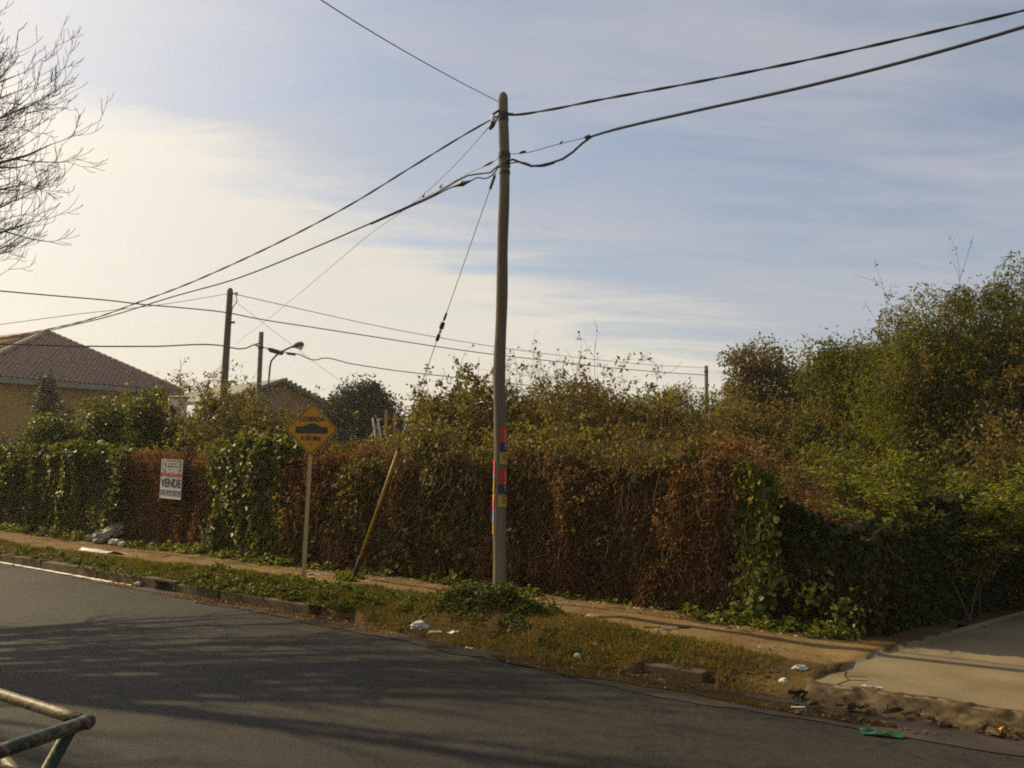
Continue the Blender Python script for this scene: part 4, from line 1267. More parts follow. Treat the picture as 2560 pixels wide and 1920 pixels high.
# arching sprays with tiered leaflets behind the corner ivy
sp = thing('arching_shrub', 'arching shrub with layered pale green sprays over the corner ivy', 'shrub', (4.7, 10.2, G0))
r = np.random.default_rng(501)
segs, P, A, Nn, L = [], [], [], [], []
for k in range(46):
    th = r.uniform(0, 6.283)
    reach = r.uniform(.5, 1.45)
    z1 = r.uniform(.9, 1.95)
    p0 = np.array([4.75 + r.normal(0, .18), 10.3 + r.normal(0, .15), G0])
    e = p0 + np.array([math.cos(th) * reach, math.sin(th) * reach * .6, z1 - .15])
    c = p0 + (e - p0) * .45 + np.array([0, 0, .55])
    prev = p0
    for f in np.linspace(.1, 1, 10):
        q = (1 - f) ** 2 * p0 + 2 * f * (1 - f) * c + f * f * e
        segs.append([*prev, *q, .012 * (1.1 - f), .012 * (1 - f) + .002])
        if f > .3:
            for _ in range(44):
                P.append(prev + (q - prev) * r.random() + r.normal(0, 1, 3) * np.array([.10, .10, .018]))
                A.append(unit(q - prev) * .4 + r.normal(0, 1, 3) * np.array([1, 1, .25]))
                Nn.append(Z3 + r.normal(0, .25, 3))
                L.append(r.uniform(.045, .085))
        prev = q
V, F = prisms(segs)
obj('stems', V, F, M['twig'], sp, kind='stuff')
L = np.array(L)
leaves('foliage', np.array(P), np.array(A), np.array(Nn), L, L * .55, M['fresh'], sp)

# small far trees near the distant pole
tree('far_tree', 'small dark conical far tree left of the distant pole', (5.2, 36, G0), 1.2, .1, [((5.2, 36, 3.2), (.42, .42, 1.3)), ((5.2, 36, 2.2), (.7, .6, 1.1))], 6000, (.09, .15), .5, M['darktree'], 511, clumps=110, csize=.18, dens=.4)
tree('far_tree', 'rounded yellow-green far tree beside the distant pole', (6.9, 37, G0), 1.4, .12, [((6.6, 37, 3.6), (1.0, .9, 1.25)), ((7.6, 37, 3.4), (.9, .9, 1.2)), ((7.1, 36.6, 2.4), (1.6, .9, 1.2))], 13000, (.09, .15), .6, M['yellowgreen'], 512, clumps=200, csize=.24, dens=.4)
tree('far_tree', 'thin leafy far tree just right of the distant pole', (8.9, 36, G0), 2.2, .08, [((8.7, 36, 4.2), (.7, .6, .9)), ((9.2, 36, 3.3), (.8, .6, 1.0))], 3200, (.09, .15), .5, M['olive'], 513, clumps=90, csize=.22, dens=.5)
tree('far_tree', 'low dark far tree at the gap left of the central thicket', (-3.6, 50, G0), 1.2, .12, [((-3.2, 50, 2.0), (1.7, 1, 1.2)), ((-1.4, 50, 1.9), (1.5, 1, 1.1))], 8000, (.12, .2), .6, M['darktree'], 514, clumps=130, csize=.3, dens=.4)
# behind everything: a far belt of woods closing the horizon
r = np.random.default_rng(521)
n = 60000
x = r.uniform(-150, 150, n)
y = 120 + r.normal(0, 4, n)
hmax = 3.2 + 2.6 * noise2(x * .12, 0, 523) + 1.5 * noise2(x * .6, 0, 525)
P = np.stack([x, y, hmax * np.sqrt(r.random(n))], -1)
tag(leaves('distant_woods', P, r.normal(0, 1, (n, 3)), r.normal(0, 1, (n, 3)), r.uniform(.4, .8, n), r.uniform(.3, .6, n), M['darktree']), kind='stuff')

# dark slim conifer and bush in front of the tiled house
tree('slim_conifer', 'slim dark conifer standing against the ochre house wall', (-15.1, 29.8, G0), 2.2, .07, [((-15.1, 29.8, 2.0), (.55, .5, 1.7)), ((-15.1, 29.8, 3.5), (.24, .24, .9)), ((-14.5, 29.8, 2.2), (.5, .4, 1.1))], 8000, (.08, .15), .3, M['conifer'], 531, clumps=160, csize=.16, dens=.5, flat=1.2)
tree('dark_bush', 'dark bush against the house wall at the frame edge', (-14.6, 27.0, G0), .8, .06, [((-14.6, 27, 1.35), (.75, .6, .95)), ((-13.8, 27, 1.5), (.8, .6, 1.1))], 7000, (.07, .12), .5, M['darktree'], 532, cat='shrub', clumps=110, csize=.2, dens=.45)

# big bare street tree whose crown reaches in from the left
bt = thing('bare_tree', 'large leafless street tree reaching in from the left edge', 'tree', (-10.6, 9.4, .1))
r = np.random.default_rng(541)
trunk_pts = np.array([(-10.6, 9.4, .05), (-10.55, 9.45, 1.2), (-10.4, 9.6, 2.4), (-10.2, 9.9, 3.4), (-9.9, 10.3, 4.6), (-9.6, 10.7, 6.2), (-9.3, 11.0, 8.0)])
MB().tube(trunk_pts, [.24, .20, .18, .16, .12, .08, .03], 10).build('trunk', M['bark'], bt, smooth=True)
CR = np.array([-8.6, 11.7, 5.9])


def grow(segs, p, d, length, rad, depth, up):
    K = 6
    st = length / K
    for j in range(K):
        d = unit(d + r.normal(0, .10, 3) + Z3 * up * (j / K))
        p2 = p + d * st
        ra, rb = rad * (1 - j / K * .75), rad * (1 - (j + 1) / K * .75)
        segs.append([*p, *p2, max(ra, .0038), max(rb, .0030)])
        if depth > 0 and j >= 1:
            for _ in range(r.poisson([0, 0.55, 0.62, 1.2][depth])):
                sd = unit(np.cross(d, r.normal(0, 1, 3)))
                nd = unit(d * .9 + sd * .62 + Z3 * .08)
                grow(segs, p + (p2 - p) * r.random(), nd, length * r.uniform(.35, .6), rb * .62, depth - 1, up * .9 + .05)
        p = p2


tips = [(-7.0, 8.05), (-6.55, 7.5), (-6.3, 7.2), (-6.05, 6.45), (-5.8, 6.05), (-5.75, 5.6), (-5.8, 5.0), (-6.3, 4.75), (-6.45, 4.3), (-6.7, 3.85), (-7.0, 3.65), (-6.05, 6.8), (-6.2, 5.3)]
limbs = []
for k, (x, z) in enumerate(tips):
    for yy in (12.7, 11.6 if k % 2 else 13.8):
        f = yy / 12.7
        e = np.array([x * f, yy, 1.8 + (z - 1.8) * f])
        o0 = np.array([-9.9, 11.0, 5.4])
        e = o0 + (e - o0) * (.80 if yy == 12.7 else .72) + r.normal(0, .12, 3)
        limbs.append((float(np.clip(3.0 + (z - 4.0) * .62, 2.9, 6.4)), tuple(e)))
limbs += [(3.0, (-8.0, 14.2, 4.9)), (3.4, (-8.3, 14.6, 6.0)), (4.4, (-8.8, 14.0, 7.8)), (3.4, (-7.2, 10.2, 5.0)), (4.6, (-8.0, 10.8, 7.8)), (3.2, (-9.6, 13.9, 5.4)),
          (3.6, (-11.2, 12.8, 6.4)), (4.5, (-11.4, 10.4, 7.4)), (3.2, (-8.4, 8.6, 5.2)), (5.6, (-9.0, 11.4, 9.6))]
for z0, e in limbs:
    segs = []
    z = np.array(z0)
    a = np.array([np.interp(z0, trunk_pts[:, 2], trunk_pts[:, i]) for i in range(3)])
    e = np.array(e)
    Ln = np.linalg.norm(e - a)
    cmid = a + (e - a) * .55 + np.array([0, 0, -.10 * Ln]) + r.normal(0, .12, 3)
    prev = a
    K = 12
    for k in range(1, K + 1):
        f = k / K
        p = (1 - f) ** 2 * a + 2 * f * (1 - f) * cmid + f * f * e + r.normal(0, .015, 3)
        ra, rb = .07 * (1 - (k - 1) / K) ** .75 + .007, .07 * max(0, 1 - k / K) ** .75 + .007
        segs.append([*prev, *p, ra, rb])
        dd = unit(p - prev)
        if k > 3:
            for _ in range(r.poisson(1.05)):
                sd = unit(np.cross(dd, r.normal(0, 1, 3)))
                grow(segs, prev + (p - prev) * r.random(), unit(dd * .95 + sd * .62 + Z3 * .12), r.uniform(.6, 1.25) * (1.1 - .4 * f), rb * .5 + .003, 2, .22)
        prev = p
    grow(segs, prev, unit(e - cmid), .8, .006, 2, .3)
    V, F = prisms(segs)
    obj('branch', V, F, M['twig_dark'], bt)

# ------------------------------------------------------------------ houses
def gbox(mb, p, e, m_, la, lm, z0, z1):
    """box from corner p along e (length la) and m_ (length lm)"""
    c = np.array(p) + e * la / 2 + m_ * lm / 2
    mb.box((c[0], c[1], (z0 + z1) / 2), (la, lm, z1 - z0), e, m_, Z3)


hs = thing('tiled_house', 'ochre house with a hipped roof of glinting brown clay tiles', 'house', (-19.0, 36, G0))
e_ = np.array([.57, .82, 0]); e_ /= np.linalg.norm(e_)
m_ = np.array([-e_[1], e_[0], 0])
A0 = np.array([-18.98, 34.0, 4.38])
aL, aP, aR, D = -1.5, 5.36, 7.9, 6.8
PL, PR = A0 + e_ * aL, A0 + e_ * aR
AP = A0 + e_ * aP + m_ * D + Z3 * 2.75
wc = PL + e_ * .45 + m_ * .45
mb = MB()
gbox(mb, wc, e_, m_, aR - aL - .9, 8.0, G0 - .2, 4.22)
mb.build('wall', M['ochre'], hs)
mb = MB()
gbox(mb, wc - e_ * .02 - m_ * .02, e_, m_, aR - aL - .86, .06, G0, .95)
mb.build('plinth', M['brickwall'], hs)
mb = MB()
gbox(mb, PL - m_ * .06, e_, m_, aR - aL, .10, 4.20, 4.40)
mb.build('fascia', M['fascia'], hs)
mb = MB()
gbox(mb, PL + m_ * .06, e_, m_, aR - aL, 1.0, 4.225, 4.26)
mb.build('eave', M['fascia'], hs)
# under-sheets of the roof faces
BK = m_ * 9
mb = MB()
zd = -Z3 * .05
mb.add([PL + zd, PR + zd, AP + zd], [(0, 1, 2)])
mb.add([PL + zd, AP + zd, AP + BK + zd, PL + BK + zd], [(0, 1, 2, 3)])
mb.add([PR + zd, PR + BK + zd, AP + BK + zd, AP + zd], [(0, 1, 2, 3)])
roof = mb.build('roof', M['roof_under'], hs)
# tiles: S-shaped pantiles laid in courses on the two visible faces
TWd, TLn = .205, .285


def tile_mesh():
    pr = [(-.5, .0), (-.36, .028), (-.28, .075), (-.20, .098), (-.08, .108), (.06, .095), (.20, .03), (.34, .005), (.5, .0)]
    v = []
    for yy, lift in ((0.0, .030), (1.10, .0)):
        for x, z in pr:
            v.append((x * TWd, yy * TLn, z * .75 + lift))
    for x, z in pr:
        v.append((x * TWd, 0.0, z * .75 + .004))
    k = len(pr)
    f = [(i, i + 1, k + i + 1, k + i) for i in range(k - 1)] + [(2 * k + i, 2 * k + i + 1, i + 1, i) for i in range(k - 1)]
    me = bpy.data.meshes.new('tile')
    me.from_pydata(v, [], f)
    me.polygons.foreach_set('use_smooth', np.ones(len(f), bool))
    me.materials.append(M['tile'])
    return me


TM = tile_mesh()


def tile_face(origin, e1, apexes, Lbase, up, slope, inside):
    out = []
    nrm = unit(np.cross(e1, up))
    rows = int(slope / TLn)
    for j in range(rows):
        for i in range(-1, int(Lbase / TWd) + 1):
            x, y = (i + .5) * TWd, j * TLn
            if inside(x, y + TLn * .5):
                p = origin + e1 * x + up * y
                out.append(Matrix(((e1[0], up[0], nrm[0], p[0]), (e1[1], up[1], nrm[1], p[1]), (e1[2], up[2], nrm[2], p[2]), (0, 0, 0, 1))))
    return out


upv = unit(m_ * D + Z3 * 2.75)
SL = math.hypot(D, 2.75)
LB = aR - aL
ins = lambda x, y: (y / SL) * (aP - aL) < x < LB - (y / SL) * (aR - aP)
mats = tile_face(PL, e_, None, LB, upv, SL, ins)
rt = random.Random(5)


def jitter(mt):
    return mt @ Matrix.Rotation(rt.uniform(-.03, .03), 4, 'X') @ Matrix.Rotation(rt.uniform(-.035, .035), 4, 'Y')


vis = [m for m in mats if m.translation.x > -19.2]
vis.sort(key=lambda m: m.translation.y)
for m in vis[:300]:
    share(TM, 'tile', hs, jitter(m))
rest = [m for m in mats if m not in vis[:300]]
mb0 = MB()
tv = [v.co.copy() for v in TM.vertices]
tf = [tuple(p.vertices) for p in TM.polygons]
for m in rest:
    mj = jitter(m)
    mb0.add([mj @ v for v in tv], tf)
mb0.build('tiles', M['tile'], hs, smooth=True, kind='stuff')
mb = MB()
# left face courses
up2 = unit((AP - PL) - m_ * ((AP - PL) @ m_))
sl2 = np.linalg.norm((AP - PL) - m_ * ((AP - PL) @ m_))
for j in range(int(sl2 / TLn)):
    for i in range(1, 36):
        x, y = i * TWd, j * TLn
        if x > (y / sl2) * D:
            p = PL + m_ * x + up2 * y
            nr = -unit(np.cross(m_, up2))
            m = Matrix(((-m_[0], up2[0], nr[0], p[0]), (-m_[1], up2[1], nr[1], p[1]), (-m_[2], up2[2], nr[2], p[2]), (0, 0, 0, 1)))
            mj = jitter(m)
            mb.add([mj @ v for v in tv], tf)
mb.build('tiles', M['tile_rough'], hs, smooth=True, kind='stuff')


def ridge(a, b, name, m, step=.33, rr_=.10):
    a, b = np.array(a), np.array(b)
    L = np.linalg.norm(b - a)
    d = (b - a) / L
    k = int(L / step)
    for i in range(k):
        p, q = a + d * i * step, a + d * (i + 1.12) * step
        MB().tube([p + Z3 * .02, q + Z3 * .045], [rr_, rr_ * 1.12], 8).build(name, m, hs, smooth=False)


ridge(AP, PR, 'ridge_tile', M['tile'])
ridge(PL, AP, 'ridge_tile', M['ridge_tile'], rr_=.13)
ridge(AP, AP + m_ * 6, 'ridge_tile', M['tile'])

h2 = thing('gabled_house', 'brown house with a grey-edged gable roof behind the leggy shrub', 'house', (-11, 46, G0))
bk = unit(np.array([-.62, .78, 0])) * 11
Gp, Rp, Lp = np.array([-10.95, 43.2, 5.25]), np.array([-8.65, 43.9, 4.05]), np.array([-13.6, 42.4, 4.2])
mb = MB()
mb.add([Rp + (Gp - Rp) * .22 - Z3 * .12 + bk * .02, Gp - Z3 * .15 + bk * .02, Lp + (Gp - Lp) * .2 - Z3 * .12 + bk * .02, np.array([Lp[0] + .5, Lp[1] + .1, G0]), np.array([Rp[0] - .5, Rp[1] - .1, G0])], [(0, 1, 2, 3, 4)])
q0 = np.array([Rp[0] - .5, Rp[1] - .1, G0]) + bk * .02
mb.add([q0, q0 + bk, q0 + bk + Z3 * 4.0, q0 + Z3 * 4.0], [(0, 1, 2, 3)])
mb.build('wall', M['brickwall'], h2)
for a, b, nm in ((Gp, Rp, 'roof_slope'), (Lp, Gp, 'roof_slope')):
    mb = MB()
    o1, o2 = a - bk * .04, b - bk * .04
    t_ = -Z3 * .16
    mb.add([o1, o2, o2 + bk, o1 + bk, o1 + t_, o2 + t_, o2 + bk + t_, o1 + bk + t_], [(0, 1, 2, 3), (4, 7, 6, 5), (0, 4, 5, 1), (1, 5, 6, 2), (2, 6, 7, 3), (3, 7, 4, 0)])
    mb.build(nm, M['tile_grey'], h2)
# battens of tile along the visible verge
for k in range(11):
    p = Gp + (Rp - Gp) * (k + .5) / 11 - bk * .045 + Z3 * .02
    MB().tube([p, p + bk * .05], .075, 7).build('verge_tile', M['tile_grey'], h2)
w3 = thing('white_wall', 'short white masonry wall end showing beside the tiled house', 'wall', (-11.4, 31, G0))
mb = MB().box((-11.25, 31, 1.85), (.5, .3, 3.4))
mb.build('wall', M['whitewall'], w3)
MB().box((-11.25, 31, 3.58), (.6, .4, .06)).build('coping', M['fascia'], w3)

# building site bits beyond the fence: yellow posts, ladder, brick pile, grey hut
for x, y, top_, lab in ((-3.79, 28.0, 3.12, 'taller left yellow timber post beside the grey ladder'), (-3.56, 28.3, 3.05, 'right yellow timber post with foliage at its foot')):
    t = thing('timber_post', lab, 'post', (x, y, G0), 'yellow timber posts beyond the fence')
    MB().bar((x, y, G0), (x - .03, y, top_), .075, .075, up=(0, 1, 0)).build('shaft', M['wood_yellow'], t)
    MB().box((x - .03, y, top_ + .01), (.085, .085, .02)).build('cap', M['wood_yellow'], t)
lad = thing('ladder', 'grey aluminium ladder leaning beside the yellow timber posts', 'ladder', (-3.95, 27.9, 1.7))
a0, a1 = np.array([-4.24, 28.1, 2.90]), np.array([-3.98, 27.9, 1.55])
b0, b1 = np.array([-4.09, 28.1, 2.88]), np.array([-3.80, 27.9, 1.55])
MB().bar(a0, a1, .035, .06).build('rail', M['alu'], lad)
MB().bar(b0, b1, .035, .06).build('rail', M['alu'], lad)
for f in (.18, .40, .62, .84):
    MB().bar(a0 + (a1 - a0) * f, b0 + (b1 - b0) * f, .022).build('rung', M['alu'], lad)
t = thing('roof_truss', 'unfinished orange timber truss leaning by the grey ladder', 'truss', (-4.3, 28.2, 1.9))
MB().bar((-4.12, 28.25, 2.62), (-4.36, 28.25, 2.28), .06, .05).build('strut', M['wood_yellow'], t)
MB().bar((-4.55, 28.2, 2.2), (-4.1, 28.2, 2.24), .05, .09).build('beam', M['wood_orange'], t)
MB().bar((-4.5, 28.2, 2.06), (-4.08, 28.2, 2.16), .05, .05).build('strut', M['wood_orange'], t)
t = thing('site_hut', 'low grey block hut under the leaning ladder', 'hut', (-4.0, 28.8, G0))
MB().box((-4.05, 28.8, 1.1), (.85, .9, 1.85)).build('wall', M['grey_slab'], t)
MB().box((-4.05, 28.75, 2.04), (1.0, 1.0, .06)).build('roof', M['grey_slab'], t)
t = thing('brick_stack', 'reddish stack of bricks between the yellow timber posts', 'bricks', (-3.66, 28.5, 1.6))
for i in range(3):
    for j in range(4):
        MB().box((-3.84 + i * .145, 28.5, 1.98 + j * .085), (.135, .12, .075)).build('brick', M['wood_orange'], t)
t = thing('yellow_sack', 'small tan sack lying on the brick stack', 'sack', (-3.62, 28.45, 2.30))
co, f = rock(3, .13, .08, .06)
obj('body', co + np.array([-3.62, 28.45, 2.355]), f, M['card'], t, smooth=True)

# ------------------------------------------------------------------ utility pole, guy, cables
PB = np.array([-.11, 10.16, .15])
PT = np.array([-.146, 10.16, 5.93])
pole = thing('utility_pole', 'weathered wooden utility pole pasted with bright flyers', 'utility pole', tuple(PB))
pr_ = lambda z: float(np.interp(z, [.15, 2.0, 4.0, 5.93], [.078, .069, .062, .056]))
pc_ = lambda z: PB + (PT - PB) * ((z - PB[2]) / (PT[2] - PB[2])) + np.array([.012 * math.sin(z * 1.7) + .006 * math.sin(z * 4.1), 0, 0])
zs = np.concatenate([np.linspace(.0, 5.84, 40), [5.88, 5.91, 5.925]])
rs = [pr_(z) * (1 + .03 * math.sin(z * 7.3)) for z in zs[:-3]] + [.048, .034, .012]
MB().tube([pc_(z) for z in zs], rs, 18).build('shaft', M['pole_wood'], pole, smooth=True)


def band(z, h, m, extra=.006, name='band'):
    c = pc_(z)
    MB().tube([pc_(z - h / 2), pc_(z + h / 2)], pr_(z) + extra, 18).build(name, m, pole)


band(5.66, .035, M['iron'])
band(5.60, .02, M['iron'])
band(5.19, .05, M['iron'], .012)
band(5.10, .10, M['pole_far'], .007)
band(4.99, .03, M['iron'])
MB().bar(pc_(5.66) + [.05, -.03, 0], pc_(5.655) + [.115, -.05, -.006], .022).build('bolt', M['iron'], pole)
MB().bar(pc_(5.70) + [-.04, -.04, 0], pc_(5.64) + [-.125, -.04, .0], .02).build('bracket', M['iron'], pole)
MB().bar(pc_(5.64) + [-.05, -.04, 0], pc_(5.62) + [-.11, -.04, -.12], .014).build('bracket', M['iron'], pole)
ic = pc_(5.58) + np.array([-.115, -.04, 0])
MB().tube([ic + [0, 0, .06], ic + [0, 0, .04], ic + [0, 0, .02], ic + [0, 0, 0], ic + [0, 0, -.03], ic + [0, 0, -.05]], [.018, .03, .02, .03, .02, .012], 10).build('insulator', M['porcelain'], pole, smooth=True)
ic = pc_(5.52) + np.array([-.125, -.045, 0])
MB().tube([ic + [0, 0, .04], ic + [.0, 0, 0], ic + [-.03, 0, -.05]], [.022, .03, .016], 8).build('clamp', M['iron'], pole)


def flyer(a0, a1, z0, z1, m, name='flyer', extra=.003, label=None):
    """patch on the pole between azimuths (degrees, 0 faces the street, + to the right)"""
    v, k = [], 9
    for zz_ in (z0, z1):
        c = pc_(zz_)
        for a in np.linspace(math.radians(a0), math.radians(a1), k):
            q = pr_(zz_) * 1.03 + extra
            v.append(c + np.array([math.sin(a) * q, -math.cos(a) * q, 0]))
    o = obj(name, v, [(i, i + 1, k + i + 1, k + i) for i in range(k - 1)], m, pole)
    if label: o['label'] = label
    return o


for zt, fade in ((2.115, 0), (1.66, 1)):
    flyer(-5 - 8 * fade, 78, zt - .165, zt, M['flyer_red'], label='red and blue vertical flyer')
    flyer(-5 - 8 * fade, 78, zt - .26, zt - .1655, M['flyer_blue'])
    for k in range(14):
        z0 = zt - .24 + k * .0165
        flyer(44 + 4 * math.sin(k * 2.1), 53 + 3 * math.sin(k * 3.3), z0, z0 + .011, M['flyer_white'], 'print', .005)
for zt, a in ((1.84, -5), (1.375, -14)):
    flyer(a, 84, zt - .125, zt, M['flyer_yellow'], label='yellow flyer with black lettering')
    flyer(20, 54, zt - .062, zt - .046, M['ink'], 'print', .005)
    flyer(16, 60, zt - .085, zt - .079, M['ink'], 'print', .005)
    flyer(16, 62, zt - .022, zt - .016, M['ink'], 'print', .005)
for z0, z1, m in ((1.60, 1.755, 'flyer_pink'), (1.545, 1.60, 'flyer_pale_blue'), (1.40, 1.54, 'flyer_yellow'), (1.30, 1.385, 'flyer_orange'), (1.215, 1.30, 'flyer_pink'), (1.07, 1.215, 'flyer_pale_blue'), (.95, 1.065, 'flyer_yellow')):
    flyer(-125, -55, z0, z1, M[m])

guy = thing('guy_wire', 'slanting steel guy wire with a yellow tube guard above its black foot', 'guy wire', (-2.03, 12.11, .18))
GT, GB = np.array([-.225, 10.17, 4.99]), np.array([-2.03, 12.11, .14])
gp = lambda f: GT + (GB - GT) * f
MB().tube([gp(0), gp(.5), gp(1)], .0045, 6).build('cable', M['wire'], guy)
MB().tube([gp(.645), gp(.93)], .021, 10).build('guard_tube', M['yellow_tube'], guy, smooth=True)
MB().tube([gp(.93), gp(.995)], .030, 10).build('foot_tube', M['black_rubber'], guy, smooth=True)
for f0, f1, rr2 in ((.312, .330, .016), (.334, .350, .030), (.362, .378, .024)):
    n_ = 7
    MB().tube([gp(f0 + (f1 - f0) * k / (n_ - 1)) for k in range(n_)], [rr2 * (.6 if k in (0, n_ - 1) else (1.0 if k % 2 else .8)) for k in range(n_)], 10).build('strain_insulator', M['box_dark'], guy, smooth=True)
MB().tube([gp(.352), gp(.360)], .017, 8).build('coupling', M['porcelain'], guy)
MB().tube([gp(.005), gp(.035)], .016, 8).build('clamp', M['iron'], guy)
MB().tube([gp(.64), gp(.647)], .023, 10).build('collar', M['black_rubber'], guy)


def smooth_pts(pts, n):
    pts = np.array(pts, float)
    d = np.concatenate([[0], np.cumsum(np.linalg.norm(np.diff(pts, axis=0), axis=1))])
    t = np.linspace(0, d[-1], n)
    # Catmull-Rom through points
    m = np.gradient(pts, d, axis=0)
    i = np.clip(np.searchsorted(d, t, 'right') - 1, 0, len(d) - 2)
    h = (d[i + 1] - d[i])[:, None]
    u = ((t - d[i]) / (d[i + 1] - d[i]))[:, None]
    return (2 * u ** 3 - 3 * u ** 2 + 1) * pts[i] + (u ** 3 - 2 * u ** 2 + u) * h * m[i] + (-2 * u ** 3 + 3 * u ** 2) * pts[i + 1] + (u ** 3 - u ** 2) * h * m[i + 1]


def cable(name, label, pts, r, m, strands=1, pitch=.5, n=None, cat='cable'):
    """pts in world space; strands > 1 makes a twisted bundle"""
    pts = np.array(pts, float)
    t = thing(name, label, cat, tuple(pts[0]))
    L = np.linalg.norm(np.diff(pts, axis=0), axis=1).sum()
    n = n or int(max(24, L * (14 if strands > 1 else 5)))
    c = smooth_pts(pts, n)
    if strands == 1:
        MB().tube(c, r, 8).build('sheath', m, t, smooth=True)
    else:
        d = unit(np.gradient(c, axis=0))
        a = unit(np.cross(d, Z3))
        b = np.cross(d, a)
        ll = np.concatenate([[0], np.cumsum(np.linalg.norm(np.diff(c, axis=0), axis=1))])
        for k in range(strands):
            ph = 2 * np.pi * (ll / pitch + k / strands)
            q = c + (np.cos(ph)[:, None] * a + np.sin(ph)[:, None] * b) * r * .62
            MB().tube(q, r * .9, 6).build('strand', m, t, smooth=True)
    return t


A_ = [(-.17, 10.09, 5.63), (-.08, 10.10, 5.635), (.34, 9.84, 5.60), (.76, 9.54, 5.58), (1.75, 8.84, 5.52), (2.65, 8.2, 5.48), (3.49, 7.61, 5.47), (4.09, 7.18, 5.47), (4.62, 6.8, 5.48), (7, 5.1, 5.6), (12, 1.55, 5.9)]
cable('power_cable', 'upper twisted power cable running from the pole to the upper right', A_, .0095, M['cable'], 2, .85)
Dm_full = [(-.12, 10.12, 5.19), (.02, 10.07, 5.18), (.48, 9.74, 5.19), (.75, 9.55, 5.20)]
D_ = [(-.16, 10.10, 5.08), (-.11, 10.09, 5.11), (-.06, 10.10, 5.125), (.0, 10.08, 5.11), (.06, 10.04, 5.07), (.14, 9.98, 5.02), (.22, 9.93, 4.99), (.29, 9.87, 4.99), (.42, 9.78, 5.0), (.53, 9.7, 5.02), (.60, 9.65, 5.06), (.69, 9.59, 5.13), (.76, 9.54, 5.185), (.83, 9.49, 5.20), (.96, 9.4, 5.21), (1.75, 8.84, 5.225), (2.68, 8.18, 5.23), (3.48, 7.61, 5.27), (4.09, 7.18, 5.33), (4.62, 6.8, 5.40), (7, 5.1, 5.7), (12, 1.55, 6.1)]
ct = cable('telephone_cable', 'thick lower telephone cable dipping in a loop right of the pole', D_, .0125, M['cable'], n=110)
for f in (.0,):
    MB().tube(smooth_pts([(.75, 9.55, 5.200), (.83, 9.49, 5.213), (.96, 9.4, 5.223), (1.75, 8.84, 5.238), (2.68, 8.18, 5.243), (3.48, 7.61, 5.283), (4.09, 7.18, 5.343), (4.62, 6.8, 5.413), (7, 5.1, 5.713), (12, 1.55, 6.113)], 40), .005, 6).build('messenger', M['cable'], ct)
MB().tube(smooth_pts(Dm_full, 12), .0042, 6).build('messenger', M['wire'], ct)
MB().tube([(.04, 10.055, 5.183), (.075, 10.03, 5.187), (.11, 10.005, 5.190)], [.008, .016, .008], 8).build('dead_end_grip', M['iron'], ct)
MB().tube([(.735, 9.56, 5.198), (.775, 9.53, 5.205)], .020, 8).build('clamp', M['iron'], ct)
MB().tube([(.475, 9.745, 5.185), (.495, 9.73, 5.215)], .009, 6).build('clip', M['iron'], ct)
MB().tube(smooth_pts([(-.12, 10.085, 5.07), (-.05, 10.11, 5.085), (.02, 10.07, 5.085), (.10, 10.01, 5.06), (.2, 9.94, 5.0), (.29, 9.87, 4.975), (.42, 9.78, 4.985)], 20), .007, 6).build('service_wire', M['cable_grey'], ct)
L1_ = [(-.08, 10.10, 5.635), (-.15, 10.09, 5.635), (-.21, 10.18, 5.65), (-.41, 10.37, 5.61), (-1.21, 10.94, 5.32), (-2.09, 11.57, 4.99), (-2.94, 12.17, 4.73), (-4.03, 12.94, 4.45), (-5.17, 13.75, 4.21), (-5.85, 14.23, 4.10), (-6.63, 14.79, 3.97), (-8.07, 15.81, 3.85), (-9.39, 16.75, 3.80), (-11.35, 18.13, 3.76), (-16, 21.4, 3.85)]
cable('power_cable', 'upper twisted power cable sagging from the pole to the left', L1_, .0082, M['cable'], 2, .85)
L2_ = [(-.08, 10.10, 5.12), (-.13, 10.09, 5.11), (-.19, 10.21, 5.09), (-.26, 10.27, 5.04), (-.33, 10.32, 5.02), (-.40, 10.36, 5.03), (-.49, 10.43, 5.06), (-.60, 10.5, 5.03), (-.71, 10.58, 5.00), (-.85, 10.68, 4.94), (-1.0, 10.79, 4.89), (-1.2, 10.93, 4.84), (-1.81, 11.37, 4.69), (-2.85, 12.1, 4.45), (-3.85, 12.81, 4.25), (-5.12, 13.71, 4.11), (-6.49, 14.69, 3.94), (-7.47, 15.38, 3.86), (-8.07, 15.81, 3.82), (-9.39, 16.74, 3.77), (-11.34, 18.13, 3.72), (-16, 21.4, 3.8)]
ct = cable('telephone_cable', 'lower telephone cable running from the pole band down to the left', L2_, .0095, M['cable_grey'], n=120)
MB().tube(smooth_pts([(-.09, 10.09, 5.10), (-.13, 10.085, 5.09), (-.2, 10.18, 5.05), (-.29, 10.29, 4.98), (-.36, 10.34, 4.97), (-.44, 10.39, 5.0), (-.53, 10.46, 4.97), (-.62, 10.52, 4.96), (-.72, 10.59, 4.95), (-.88, 10.71, 4.91), (-1.0, 10.79, 4.87), (-1.2, 10.93, 4.82), (-1.81, 11.37, 4.675)], 40), .008, 6).build('service_wire', M['cable_grey'], ct)
MB().tube([(-.52, 10.45, 4.975), (-.58, 10.49, 4.967), (-.62, 10.52, 4.962), (-.66, 10.55, 4.958), (-.73, 10.6, 4.948)], [.010, .022, .034, .022, .010], 8).build('splice', M['iron'], ct)
MB().tube(smooth_pts([(-.17, 10.22, 5.19), (-.32, 10.31, 5.13), (-.60, 10.51, 5.06), (-.87, 10.7, 4.96), (-1.2, 10.93, 4.86)], 12), .0042, 6).build('messenger', M['wire'], ct)
MB().tube([(-.26, 10.27, 5.15), (-.31, 10.305, 5.135), (-.37, 10.345, 5.118)], [.008, .016, .008], 8).build('dead_end_grip', M['iron'], ct)
